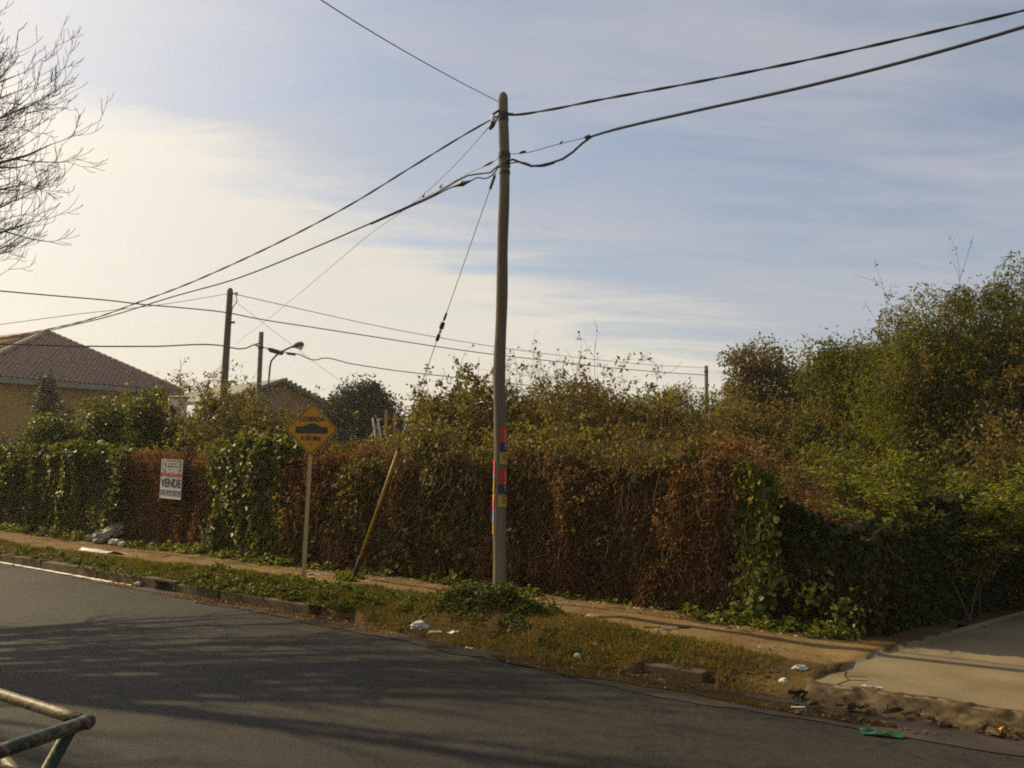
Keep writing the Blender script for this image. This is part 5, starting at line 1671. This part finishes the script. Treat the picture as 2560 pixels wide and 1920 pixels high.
for p in ((-.9, 10.72, 4.97), (-1.12, 10.88, 4.90)):
    MB().tube([p, (p[0] + .03, p[1] - .02, p[2] + .035)], [.014, .006], 6).build('clip', M['iron'], ct)
cable('drop_wire', 'thin wire slanting up from the pole top to the upper left', [(-.21, 10.13, 5.80), (-.62, 8.6, 5.42), (-1.33, 6.0, 4.85), (-2.4, 2.0, 4.25)], .0042, M['cable'], n=30)
cable('drop_wire', 'thin wire falling from the pole top behind the sagging cables', [(-.3, 10.24, 5.56), (-.45, 10.5, 5.48), (-2.6, 15.2, 5.33), (-5.8, 22.5, 5.28), (-9.08, 30.0, 5.32)], .0042, M['wire'], n=40)

# far poles
fp = thing('far_pole', 'taller far wooden pole rising behind the leggy shrub', 'utility pole', (-7.75, 24.6, G0), 'far wooden poles')
MB().tube([(-7.75, 24.6, G0), (-7.72, 24.6, 3.2), (-7.66, 24.6, 6.12), (-7.655, 24.6, 6.2)], [.11, .10, .08, .05], 12).build('shaft', M['pole_far'], fp, smooth=True)
MB().bar((-7.62, 24.52, 6.03), (-7.42, 24.5, 6.05), .03).build('bracket', M['iron'], fp)
MB().tube([(-7.46, 24.5, 6.08), (-7.46, 24.5, 5.98)], [.03, .03], 8).build('insulator', M['porcelain'], fp)
MB().tube(smooth_pts([(-7.46, 24.5, 5.98), (-7.44, 24.5, 5.8), (-7.52, 24.5, 5.7), (-7.58, 24.52, 5.4)], 12), .012, 5).build('lead', M['cable'], fp)
MB().bar((-7.62, 24.52, 5.25), (-7.47, 24.5, 5.26), .05).build('bracket', M['iron'], fp)
fp2 = thing('far_pole', 'shorter far pole between the taller one and the street lamp', 'utility pole', (-8.0, 29, G0), 'far wooden poles')
MB().tube([(-8.02, 29, G0), (-8.0, 29, 3), (-7.985, 29, 5.6)], [.085, .08, .075], 12).build('shaft', M['pole_far'], fp2, smooth=True)
band_z = MB().tube([(-7.99, 29, 5.06), (-7.99, 29, 5.16)], .09, 12).build('band', M['iron'], fp2)
fp3 = thing('far_pole', 'distant stub of a wooden pole beside the brownish tree', 'utility pole', (9.2, 43.2, G0), 'far wooden poles')
MB().tube([(9.2, 43.2, G0), (9.15, 43.2, 6.22)], [.10, .085], 10).build('shaft', M['pole_far'], fp3, smooth=True)
MB().tube([(9.15, 43.2, 5.9), (9.15, 43.2, 5.98)], .10, 10).build('band', M['iron'], fp3)
lamp = thing('street_lamp', 'curved-arm street lamp behind the shorter far pole', 'street lamp', (-7.75, 29.2, G0))
MB().tube(smooth_pts([(-7.74, 29.2, G0), (-7.74, 29.2, 3.0), (-7.73, 29.2, 4.3), (-7.68, 29.2, 4.72), (-7.45, 29.2, 4.95), (-7.15, 29.2, 5.12), (-6.98, 29.2, 5.19)], 26), .03, 8).build('arm', M['pole_far'], lamp, smooth=True)
MB().tube([(-7.03, 29.2, 5.15), (-6.98, 29.2, 5.18), (-6.90, 29.2, 5.21), (-6.78, 29.2, 5.245), (-6.70, 29.2, 5.25), (-6.66, 29.2, 5.25)], [.03, .05, .09, .10, .08, .02], 10).build('head', M['pole_far'], lamp, smooth=True)
MB().tube([(-6.86, 29.2, 5.16), (-6.76, 29.2, 5.14), (-6.70, 29.2, 5.17)], [.04, .085, .03], 10).build('lens', M['porcelain'], lamp, smooth=True)

E1 = [(-15, 16.5, 5.1), (-11.82, 20.02, 5.27), (-10.83, 21.11, 5.34), (-9.74, 22.31, 5.42), (-9.35, 22.75, 5.43), (-8.52, 23.66, 5.49), (-7.7, 24.52, 5.52), (-7.12, 25.21, 5.48), (-5.77, 26.7, 5.45), (-4.31, 28.31, 5.42), (-2.92, 29.85, 5.39), (-.71, 32.29, 5.38), (1.44, 34.66, 5.43), (3.71, 37.16, 5.48), (6.38, 40.12, 5.6), (9.15, 43.1, 5.77)]
cable('far_cable', 'far cable crossing behind the near pole at the upper bracket height', E1, .015, M['cable'])
E2 = [(-15, 16.5, 4.0), (-11.77, 20.07, 4.08), (-10.37, 21.62, 4.22), (-9.11, 23.01, 4.40), (-7.69, 24.52, 4.61), (-7.47, 24.82, 4.58), (-7.33, 24.97, 4.60), (-7.19, 25.13, 4.70), (-7.35, 26.8, 4.9), (-7.98, 28.93, 5.12), (-7.42, 29.62, 5.04), (-6.94, 30.16, 5.0), (-6.79, 30.33, 4.92), (-6.57, 30.57, 4.89), (-6.44, 30.71, 4.96), (-5.6, 31.64, 4.90), (-4.4, 32.97, 4.83), (-3.03, 34.48, 4.81), (-.79, 36.95, 4.79), (1.14, 39.09, 4.8), (4.06, 42.31, 4.92)]
ct = cable('far_cable', 'lower far cable with slack loops at the two far poles', E2, .017, M['cable'], n=150)
MB().tube([(-7.78, 29.1, 5.09), (-7.72, 29.2, 5.05), (-7.45, 29.5, 4.99), (-7.40, 29.55, 4.98)], [.03, .075, .075, .03], 8).build('splice_closure', M['iron'], ct)
MB().tube([(-7.3, 29.66, 5.0), (-7.1, 29.9, 4.98)], [.04, .03], 8).build('splice_closure', M['iron'], ct)
cable('far_cable', 'faint thin wire falling leftwards from the taller far pole', [(-15, 16.5, 3.5), (-11.79, 20.05, 4.42), (-10.3, 21.69, 5.0), (-8.94, 23.2, 5.5), (-7.68, 24.5, 6.03)], .007, M['wire'])
cable('far_cable', 'faint thin wire from the taller far pole top to the distant stub pole', [(-7.6, 24.66, 6.06), (-5.78, 26.68, 5.9), (-4.32, 28.3, 5.78), (-1.92, 30.95, 5.68), (2.88, 36.25, 5.72), (6.28, 40.0, 5.88), (9.1, 43.1, 6.12)], .010, M['wire'])
cable('far_cable', 'faint stay wire slanting from the taller far pole to the round tree', [(-7.6, 24.7, 5.9), (-7.0, 29, 5.2), (-5.6, 38, 3.7)], .005, M['wire'])

# ------------------------------------------------------------------ signs
def text_mesh(name, body, size, m, parent, origin, ax, ay, extr=.0012, bold=0.0, sx=1.0, align='CENTER', width=None):
    cu = bpy.data.curves.new(name, 'FONT')
    cu.body = body
    cu.size = size
    cu.align_x = align
    cu.align_y = 'CENTER'
    cu.extrude = extr
    cu.offset = bold
    tmp = bpy.data.objects.new('tmp_text', cu)
    COL.objects.link(tmp)
    bpy.context.view_layer.update()
    me = bpy.data.meshes.new_from_object(tmp)
    bpy.data.objects.remove(tmp)
    me.name = name
    co = np.array([v.co[:] for v in me.vertices])
    if width:
        sx = width / (co[:, 0].max() - co[:, 0].min())
    az = np.cross(ax, ay)
    W = np.array(origin) + co[:, :1] * sx * ax + co[:, 1:2] * ay + co[:, 2:3] * az
    base = wloc(parent)
    me.vertices.foreach_set('co', (W - base).astype(np.float32).ravel())
    me.materials.append(m)
    o = bpy.data.objects.new(name, me)
    COL.objects.link(o)
    o.parent = parent
    return o


# speed bump warning sign
SB = np.array([-2.63, 11.92, .12])
sg = thing('speed_bump_sign', 'yellow diamond speed bump warning sign on a slim steel post', 'road sign', tuple(SB))
pd = unit(np.array([.045, 0, 2.0]))
fx = unit(np.array([.999, .05, 0]))
# steel channel post: two flanges and a web, open to the back
MB().box(SB + pd * 1.03 + np.array([-.010, .008, 0]), (.026, .012, 2.06), fx, np.cross(pd, fx), pd).build('post_flange', M['post_steel'], sg, bevel=.002)
MB().box(SB + pd * 1.03 + np.array([.018, .0, 0]), (.030, .034, 2.06), fx, np.cross(pd, fx), pd).build('post', M['post_steel'], sg, bevel=.003)
SC = np.array([-2.572, 11.875, 2.105])
sx_ = fx
sy_ = unit(np.array([.02, 0, 1.0]))
sz_ = np.cross(sx_, sy_)     # towards the viewer (-y)


def diamond(half, rc, off, thick):
    pts = []
    for k in range(4):
        a = math.pi / 2 * k
        c = np.array([math.cos(a), math.sin(a)]) * (half - rc * 1.414)
        for t in np.linspace(-math.pi / 4, math.pi / 4, 6):
            pts.append(c + rc * np.array([math.cos(a + t), math.sin(a + t)]))
    n = len(pts)
    f3 = [SC + sx_ * p[0] + sy_ * p[1] + sz_ * (off + thick) for p in pts]
    b3 = [SC + sx_ * p[0] + sy_ * p[1] + sz_ * off for p in pts]
    return f3 + b3, [tuple(range(n)), tuple(range(2 * n - 1, n - 1, -1))] + [(i, i + n, (i + 1) % n + n, (i + 1) % n) for i in range(n)]


v, f = diamond(.345, .035, 0, .003)
obj('plate', v, f, M['sign_yellow'], sg)


def ring(h0, h1, rc, off):
    v0, _ = diamond(h0, rc, off, .001)
    v1, _ = diamond(h1, rc, off, .001)
    n = len(v0) // 2
    return v0[:n] + v1[:n], [(i, (i + 1) % n, (i + 1) % n + n, i + n) for i in range(n)]


v, f = ring(.330, .312, .03, .0035)
obj('border', v, f, M['sign_edge'], sg)
hx = [(-.205, -.055), (.205, -.055), (.205, .030), (.125, .034)] + [(.115 - .23 * k / 12, .034 + .040 * math.sin(math.pi * k / 12)) for k in range(13)] + [(-.125, .034), (-.205, .030)]
n = len(hx)
fr3 = [SC + sx_ * p[0] + sy_ * p[1] + sz_ * .0055 for p in hx] + [SC + sx_ * p[0] + sy_ * p[1] + sz_ * .0032 for p in hx]
obj('bump_symbol', fr3, [tuple(range(n))] + [(i, i + n, (i + 1) % n + n, (i + 1) % n) for i in range(n)], M['sign_black'], sg)
text_mesh('lettering', 'LOMADA', .082, M['sign_black'], sg, SC + sy_ * .128 + sz_ * .0050, sx_, sy_, bold=.003, width=.315)
text_mesh('lettering', 'A 50 Mts.', .080, M['sign_black'], sg, SC - sy_ * .118 + sz_ * .0050, sx_, sy_, bold=.003, width=.27)
for q in (.16, -.19):
    MB().tube([SC + sy_ * q + sz_ * .003, SC + sy_ * q + sz_ * .009], .009, 8).build('bolt', M['iron'], sg)

# for-sale board hung on the fence
VO = SW(-6.53, .36, 1.335)
vs = thing('for_sale_board', 'white and red for-sale board hung on the brown creeper', 'sign board', tuple(VO))
vy = unit(Z3 + T3 * .02)
vx = unit(T3 + Z3 * .02)
vz = unit(np.cross(vx, vy))
vx = np.cross(vy, vz)
BW, BH = .57, .64


def strip(y0, y1, x0, x1, m, name, off, th=.002):
    c = VO + vx * (x0 + x1) / 2 + vy * (y0 + y1) / 2 + vz * (off + th / 2)
    return MB().box(c, (x1 - x0, y1 - y0, th), vx, vy, vz).build(name, m, vs)


strip(-BH / 2, BH / 2, -BW / 2, BW / 2, M['white_board'], 'board', -.012, .012)
strip(.115, BH / 2 - .006, -BW / 2 + .03, BW / 2 - .035, M['grey_board'], 'name_panel', .0005)
text_mesh('lettering', 'Patricia', .15, M['white_board'], vs, VO + vy * .258 - vx * .0 + vz * .0045, vx, vy, bold=.002, width=.43)
text_mesh('lettering', 'Noler', .17, M['white_board'], vs, VO + vy * .160 + vx * .0 + vz * .0045, vx, vy, bold=.003, width=.46)
strip(.035, .100, -BW / 2 + .002, BW / 2 - .002, M['red_board'], 'red_band', .0005)
strip(.039, .096, -.185, .165, M['pink_board'], 'label_strip', .003)
text_mesh('lettering', 'PROPIEDADES', .05, M['red_board'], vs, VO + vy * .068 - vx * .01 + vz * .0065, vx, vy, width=.32)
text_mesh('lettering', 'VENDE', .185, M['ink'], vs, VO - vy * .070 + vx * .005 + vz * .003, vx, vy, bold=.006, width=.54)
strip(-.200, -.183, -BW / 2, BW / 2, M['ink'], 'rule', .0005)
text_mesh('lettering', 'Lavalle 4229 Te. 4251-5722', .06, M['grey_ink'], vs, VO - vy * .228 + vz * .003, vx, vy, bold=.001, width=.54)
strip(-.270, -.258, -BW / 2, BW / 2, M['grey_ink'], 'rule', .0005)
for x in (-.25, .25):
    MB().tube([VO + vx * x + vy * .31, VO + vx * x + vy * .31 - N3 * .3 + Z3 * .05], .003, 5).build('tie_wire', M['wire'], vs)

# dark meter box half hidden in the ivy by the sign post
mx = thing('meter_box', 'dark open meter box with an orange lower edge behind the sign post', 'meter box', tuple(SW(-3.62, .32, 1.26)))
c = SW(-3.62, .25, 1.47)
MB().box(c - N3 * .06, (.40, .02, .44), T3, N3, Z3).build('back', M['box_dark'], mx)
for x in (-.2, .2):
    MB().box(c + T3 * x, (.02, .14, .44), T3, N3, Z3).build('side', M['box_dark'], mx)
MB().box(c + Z3 * .22, (.44, .15, .02), T3, N3, Z3).build('lid', M['twig_brown'], mx)
MB().box(c - Z3 * .225 + N3 * .05, (.36, .03, .022), T3, N3, Z3).build('orange_edge', M['orange_bar'], mx)

# ------------------------------------------------------------------ near railing, lower left
rl = thing('pipe_railing', 'chipped green pipe frame standing close at the lower left corner', 'railing', (-1.33, 3.0, .1))
c0 = np.array([-1.31, 2.95, .95])
c1 = np.array([-2.43, 3.70, .95])      # back-left rail
c2 = np.array([-1.68, 1.95, .95])      # towards the viewer's left
foot = np.array([-1.74, 2.80, .09])
MB().tube(smooth_pts([c1, c1 + (c0 - c1) * .5 + [0, 0, .004], c0], 10), .0190, 16).build('top_rail', M['chipped'], rl, smooth=True)
MB().tube(smooth_pts([c0, c0 + (c2 - c0) * .5, c2], 10), .0210, 16).build('top_rail', M['chipped_dark'], rl, smooth=True)
co, f = rock(2, .026, .026, .024, 2, .08)
obj('corner_elbow', co + c0, f, M['chipped_dark'], rl, smooth=True)
pa = c0 + np.array([-.035, -.02, -.005])
MB().tube([pa, foot], .020, 16).build('post', M['chipped_dark'], rl, smooth=True)
pl_ = pa + (foot - pa) * .36
MB().tube(smooth_pts([pl_, np.array([-1.72, 3.30, .69]), np.array([-2.47, 3.71, .72])], 10), .0225, 16).build('lower_rail', M['chipped'], rl, smooth=True)
MB().tube([c1, np.array([-2.52, 3.72, .08])], .023, 16).build('post', M['chipped'], rl, smooth=True)

# ------------------------------------------------------------------ litter
lit_r = np.random.default_rng(601)


def gpt(px, py, z):
    """ground point seen at a place of the photograph (pinhole of the camera above)"""
    d = np.array(_fw) + np.array(_r) * (px - 1280) / 2300. + np.array(_u) * (960 - py) / 2300.
    t = (z - 1.8) / d[2]
    return np.array([0, 0, 1.8]) + d * t


def zat(p):
    rel = p[:2] - O2
    s, w = float(rel @ T2), float(rel @ N2)
    if s > 4.4 + .2 * max(0, -w):
        if w < 2.2: return float(pz(np.array(s), np.array(w)))
        return .02
    if w > kerb_w(s) - .1 + .4 * float(spill(np.array(s))): return .03 * (1 - ((w - 5) / 2.75) ** 2) + .01
    return float(gz(s, w))


def place(px, py):
    p = gpt(px, py, .12)
    for _ in range(4):
        p = gpt(px, py, zat(p))
    return p


def blob(name, label, cat, px, py, size, m, ang=0.0, seed=0, amp=.5, tilt=0.0):
    """crumpled lump: sacks, bags, cups"""
    p = place(px, py)
    co, f = rock(seed, 1, 1, 1, 3, amp)
    cr_ = np.abs(vnoise(co * 3.1 + seed * 5 + 9) - .5) + .6 * np.abs(vnoise(co * 6.3 + seed * 3 + 31) - .5)
    co = co * (1 + .9 * (cr_ - .25))[:, None] * np.array(size) * .92
    R = Matrix.Rotation(ang, 3, 'Z') @ Matrix.Rotation(tilt, 3, 'Y')
    co = co @ np.array(R).T
    co = co - np.array([0, 0, co[:, 2].min() + .006])
    o = obj(name, co + p, f, m, smooth=False, loc=p)
    return tag(o, label, cat)


def flat(name, label, cat, px, py, lx, ly, m, ang=0.0, seed=0, curl=.02):
    """bent sheet with thickness: papers, card, boards"""
    p = place(px, py)
    r = np.random.default_rng(seed + 900)
    nx, ny = 6, 4
    gx, gy = np.meshgrid(np.linspace(-.5, .5, nx), np.linspace(-.5, .5, ny), indexing='ij')
    gx2 = gx + r.normal(0, .03, gx.shape)
    gy2 = gy + r.normal(0, .04, gx.shape)
    z = curl * (1.2 * noise2(gx * 2.6 + seed, gy * 2 + 3, seed) + r.normal(0, .12, gx.shape))
    z = np.maximum(z - np.quantile(z, .3), 0) + .006
    co = np.stack([gx2 * lx, gy2 * ly, z], -1).reshape(-1, 3)
    R = np.array(Matrix.Rotation(ang, 3, 'Z'))
    top = co @ R.T + p
    bot = top - Z3 * .003
    n = nx * ny
    ii = np.arange(n).reshape(nx, ny)
    f = []
    for a in range(nx - 1):
        for b in range(ny - 1):
            f.append((ii[a, b], ii[a + 1, b], ii[a + 1, b + 1], ii[a, b + 1]))
            f.append((n + ii[a, b], n + ii[a, b + 1], n + ii[a + 1, b + 1], n + ii[a + 1, b]))
    border = [ii[a, 0] for a in range(nx)] + [ii[nx - 1, b] for b in range(1, ny)] + [ii[a, ny - 1] for a in range(nx - 2, -1, -1)] + [ii[0, b] for b in range(ny - 2, 0, -1)]
    for a, b in zip(border, border[1:] + border[:1]):
        f.append((b, a, a + n, b + n))
    o = obj(name, np.concatenate([top, bot]), f, m, loc=p)
    return tag(o, label, cat)


W_, Gy = M['plastic_white'], M['plastic_grey']
blob('rubbish_sack', 'largest grey-white sack slumped against the ivy foot', 'sack', 275, 1358, (.30, .13, .12), Gy, .5, 1, .35, -.45)
blob('rubbish_sack', 'smaller grey sack leaning left of the largest one', 'sack', 250, 1354, (.20, .09, .08), Gy, .5, 2, .35, -.4)
blob('plastic_bag', 'crumpled white bag in the grass under the largest sack', 'bag', 290, 1363, (.12, .09, .05), W_, .2, 3)
flat('plastic_sheet', 'long crumpled white plastic sheet lying on the path', 'plastic sheet', 262, 1381, .95, .22, W_, -.45, 4, .10)
flat('white_tray', 'narrow white strip lying behind the crumpled plastic sheet', 'tray', 318, 1368, .42, .09, W_, -.35, 5, .03)
blob('foam_ball', 'small round white lump at the end of the narrow white strip', 'foam ball', 305, 1369, (.055, .055, .05), W_, 0, 6, .2)
blob('plastic_cup', 'crushed white cup lying on the kerb top at the left', 'cup', 247, 1418, (.06, .05, .05), W_, 0, 7, .5)
flat('paper_scrap', 'pale paper in the weeds under the for-sale board', 'paper', 482, 1362, .20, .12, W_, .3, 8)
blob('plastic_bag', 'pale crumpled bag at the foot of the glossy ivy patch', 'bag', 533, 1369, (.14, .10, .06), Gy, .1, 9)
flat('paper_scrap', 'small white paper standing by the weeds below the glossy ivy', 'paper', 574, 1392, .09, .08, W_, .3, 10, .08)
flat('paper_scrap', 'small pale paper on the path edge near the for-sale board', 'paper', 492, 1389, .10, .06, W_, .1, 11)
blob('plastic_cup', 'white crushed tub in the weeds left of the sign post', 'tub', 723, 1403, (.11, .06, .035), W_, -.2, 12)
flat('cardboard', 'long tan cardboard piece lying right behind the sign post foot', 'cardboard', 795, 1436, .26, .10, M['card'], .2, 13, .03)
flat('cardboard', 'tan cardboard flat on the path near the sign post foot', 'cardboard', 783, 1443, .20, .08, M['card'], -.2, 14, .01)
flat('cardboard', 'tan scrap at the creeper foot right of the yellow tube', 'cardboard', 925, 1412, .14, .08, M['card'], .1, 15)
flat('cardboard', 'pale tan card leaning at the dark creeper foot', 'cardboard', 962, 1419, .17, .09, M['card'], .4, 16, .04)
flat('cardboard', 'broad tan card lying on the path right of the yellow tube', 'cardboard', 993, 1434, .22, .12, M['card'], -.1, 17, .03)
flat('cardboard', 'pale flat piece on the path at the yellow tube foot', 'cardboard', 933, 1451, .20, .12, M['card'], .3, 18, .01)
blob('plastic_bag', 'pale glossy crumpled bag in the gutter below the verge', 'bag', 1048, 1573, (.075, .05, .042), W_, .3, 19, .55)
flat('paper_scrap', 'white paper folded at the gutter edge right of the pale bag', 'paper', 1136, 1583, .11, .07, W_, .5, 20, .05)
flat('paper_scrap', 'flat pale card in the gutter between the bag and folded paper', 'paper', 1087, 1581, .12, .07, M['card'], .2, 21, .02)
flat('paper_scrap', 'small white scrap on the asphalt just past the gutter', 'paper', 1173, 1622, .08, .05, W_, -.3, 22)
flat('cloth_rag', 'long dirty white rag stretched along the dead creeper foot', 'rag', 1428, 1482, .58, .10, W_, -.25, 23, .10)
flat('cloth_rag', 'short dirty rag end at the dead creeper foot near the pole', 'rag', 1352, 1473, .25, .07, Gy, -.3, 24, .06)
flat('cardboard', 'pale card lying on the path below the dead creeper', 'cardboard', 1509, 1508, .13, .06, W_, 0, 25)
blob('plastic_bag', 'crumpled tan bag in the middle of the path', 'bag', 1480, 1549, (.075, .045, .028), M['card'], .2, 26, .6)
blob('plastic_cup', 'white crushed cup on the dry verge grass', 'cup', 1465, 1584, (.055, .04, .035), W_, 0, 27, .5)
flat('stone_slab', 'flat pale stone sunk in the verge grass', 'stone', 1526, 1606, .21, .14, M['concrete'], .1, 28, .015)
flat('paper_scrap', 'white paper on the verge near the kerb end', 'paper', 1567, 1630, .10, .05, W_, .2, 29)
blob('paper_ball', 'white paper ball at the buried kerb edge', 'paper ball', 1442, 1643, (.024, .02, .018), W_, 0, 30)
flat('paper_scrap', 'white scrap lying by the dead creeper right of the rag', 'paper', 1596, 1522, .10, .05, W_, 0, 31)
blob('plastic_cup', 'white cup half in the weeds before the ivy pillar', 'cup', 1708, 1520, (.05, .04, .04), W_, .4, 32)
blob('plastic_cup', 'white crumpled wrapper left of the yellow can in the weeds', 'wrapper', 1905, 1549, (.05, .04, .035), W_, 0, 33)
blob('drink_can', 'yellow crushed can in the weeds under the dark corner ivy', 'can', 1994, 1553, (.035, .03, .04), M['flyer_yellow'], 0, 34, .3)
blob('plastic_bag', 'crumpled white bag at the broken pavement corner', 'bag', 2000, 1682, (.06, .04, .03), W_, .1, 35, .55)
blob('paper_ball', 'small white paper ball below the broken pavement corner', 'paper ball', 1958, 1707, (.028, .024, .02), W_, 0, 36)
flat('foil_dish', 'shallow silver dish lying on the concrete pavement', 'dish', 2180, 1719, .14, .07, M['silver'], -.1, 37, .02)
flat('green_bag', 'crumpled green plastic bag lying in the gutter at the right', 'bag', 2205, 1838, .26, .07, M['plastic_green'], -.3, 38, .05)
flat('paper_scrap', 'orange wrapper caught at the pavement rim on the right', 'wrapper', 2494, 1833, .07, .06, M['orange_plastic'], .8, 39, .08)
flat('paper_scrap', 'pale stub on the wet gutter silt near the broken corner', 'paper', 1995, 1769, .10, .025, W_, .1, 40, .005)
flat('wood_slat', 'pale slat lying in front of the dark corner ivy', 'slat', 2066, 1567, .42, .05, M['wood_yellow'], -.05, 41, .01)
blob('plastic_bag', 'pale tan wrapper on the soil before the concrete pavement', 'wrapper', 2070, 1589, (.07, .04, .025), M['card'], .2, 42)
flat('paper_scrap', 'small white paper at the pavement edge by the ivy', 'paper', 2205, 1613, .07, .05, W_, .1, 43, .02)
flat('paper_scrap', 'pale board piece lying on the verge above the kerb', 'board', 548, 1437, .20, .07, M['card'], -.4, 44, .02)
flat('paper_scrap', 'thin tan sheet on the verge above the drain mouth', 'paper', 490, 1436, .30, .09, M['card'], -.5, 45, .02)
blob('paper_ball', 'small white bit in the gutter below the drain mouth', 'paper ball', 345, 1465, (.05, .04, .03), W_, .1, 46)
# yellow and black stick on the path
sk = place(1605, 1571), place(1725, 1572)
st = thing('painted_stick', 'yellow and black painted stick lying across the path', 'stick', tuple(sk[0]))
d_ = sk[1] - sk[0]
up_ = Z3 * .014
MB().bar(sk[0] + up_, sk[0] + d_ * .62 + up_, .016).build('shaft', M['yellow_tube'], st)
MB().bar(sk[0] + d_ * .42 + up_ - N3 * -.02, sk[0] + d_ * .75 + up_ - N3 * -.02, .014).build('white_tip', M['plastic_white'], st)
MB().bar(sk[0] + d_ * .625 + up_, sk[1] + up_, .016).build('black_end', M['ink'], st)
# dead twigs and bark strips on the ground, alike
for k in range(26):
    s_, w_ = lit_r.uniform(-9, 4.0), lit_r.uniform(.35, 1.6)
    p = SW(s_, w_, float(gz(s_, w_)) + .008)
    d_ = unit(np.array([lit_r.normal(), lit_r.normal(), 0])) * lit_r.uniform(.06, .22)
    d2 = np.array([p[0] + d_[0], p[1] + d_[1], 0])
    rel = d2[:2] - O2
    d2[2] = float(gz(rel @ T2, rel @ N2)) + .010
    o = MB().tube([p, (p + d2) / 2 + Z3 * .01, d2], [.005, .007, .003], 5).build('fallen_twig', M['twig'], None, loc=p)
    tag(o, 'short dead twig lying on the trodden dirt path', 'twig', 'dead twigs on the path')
for k in range(110):
    s_, w_ = (lit_r.uniform(-8, 4.2), lit_r.uniform(.15, 2.7)) if k % 3 == 0 else (lit_r.uniform(-3.2, 4.1), lit_r.uniform(.12, .75))
    p = SW(s_, w_, 0)
    p[2] = zat(p)
    co, f = rock(int(k), .02 * lit_r.uniform(.5, 1.3), .016, .012, 1, .4)
    o = obj('pale_scrap', co + p + Z3 * .008, f, M['plastic_white'] if k % 3 else M['card'], loc=p)
    tag(o, 'tiny pale scrap of litter strewn on the verge and path', 'litter', 'tiny pale litter scraps')
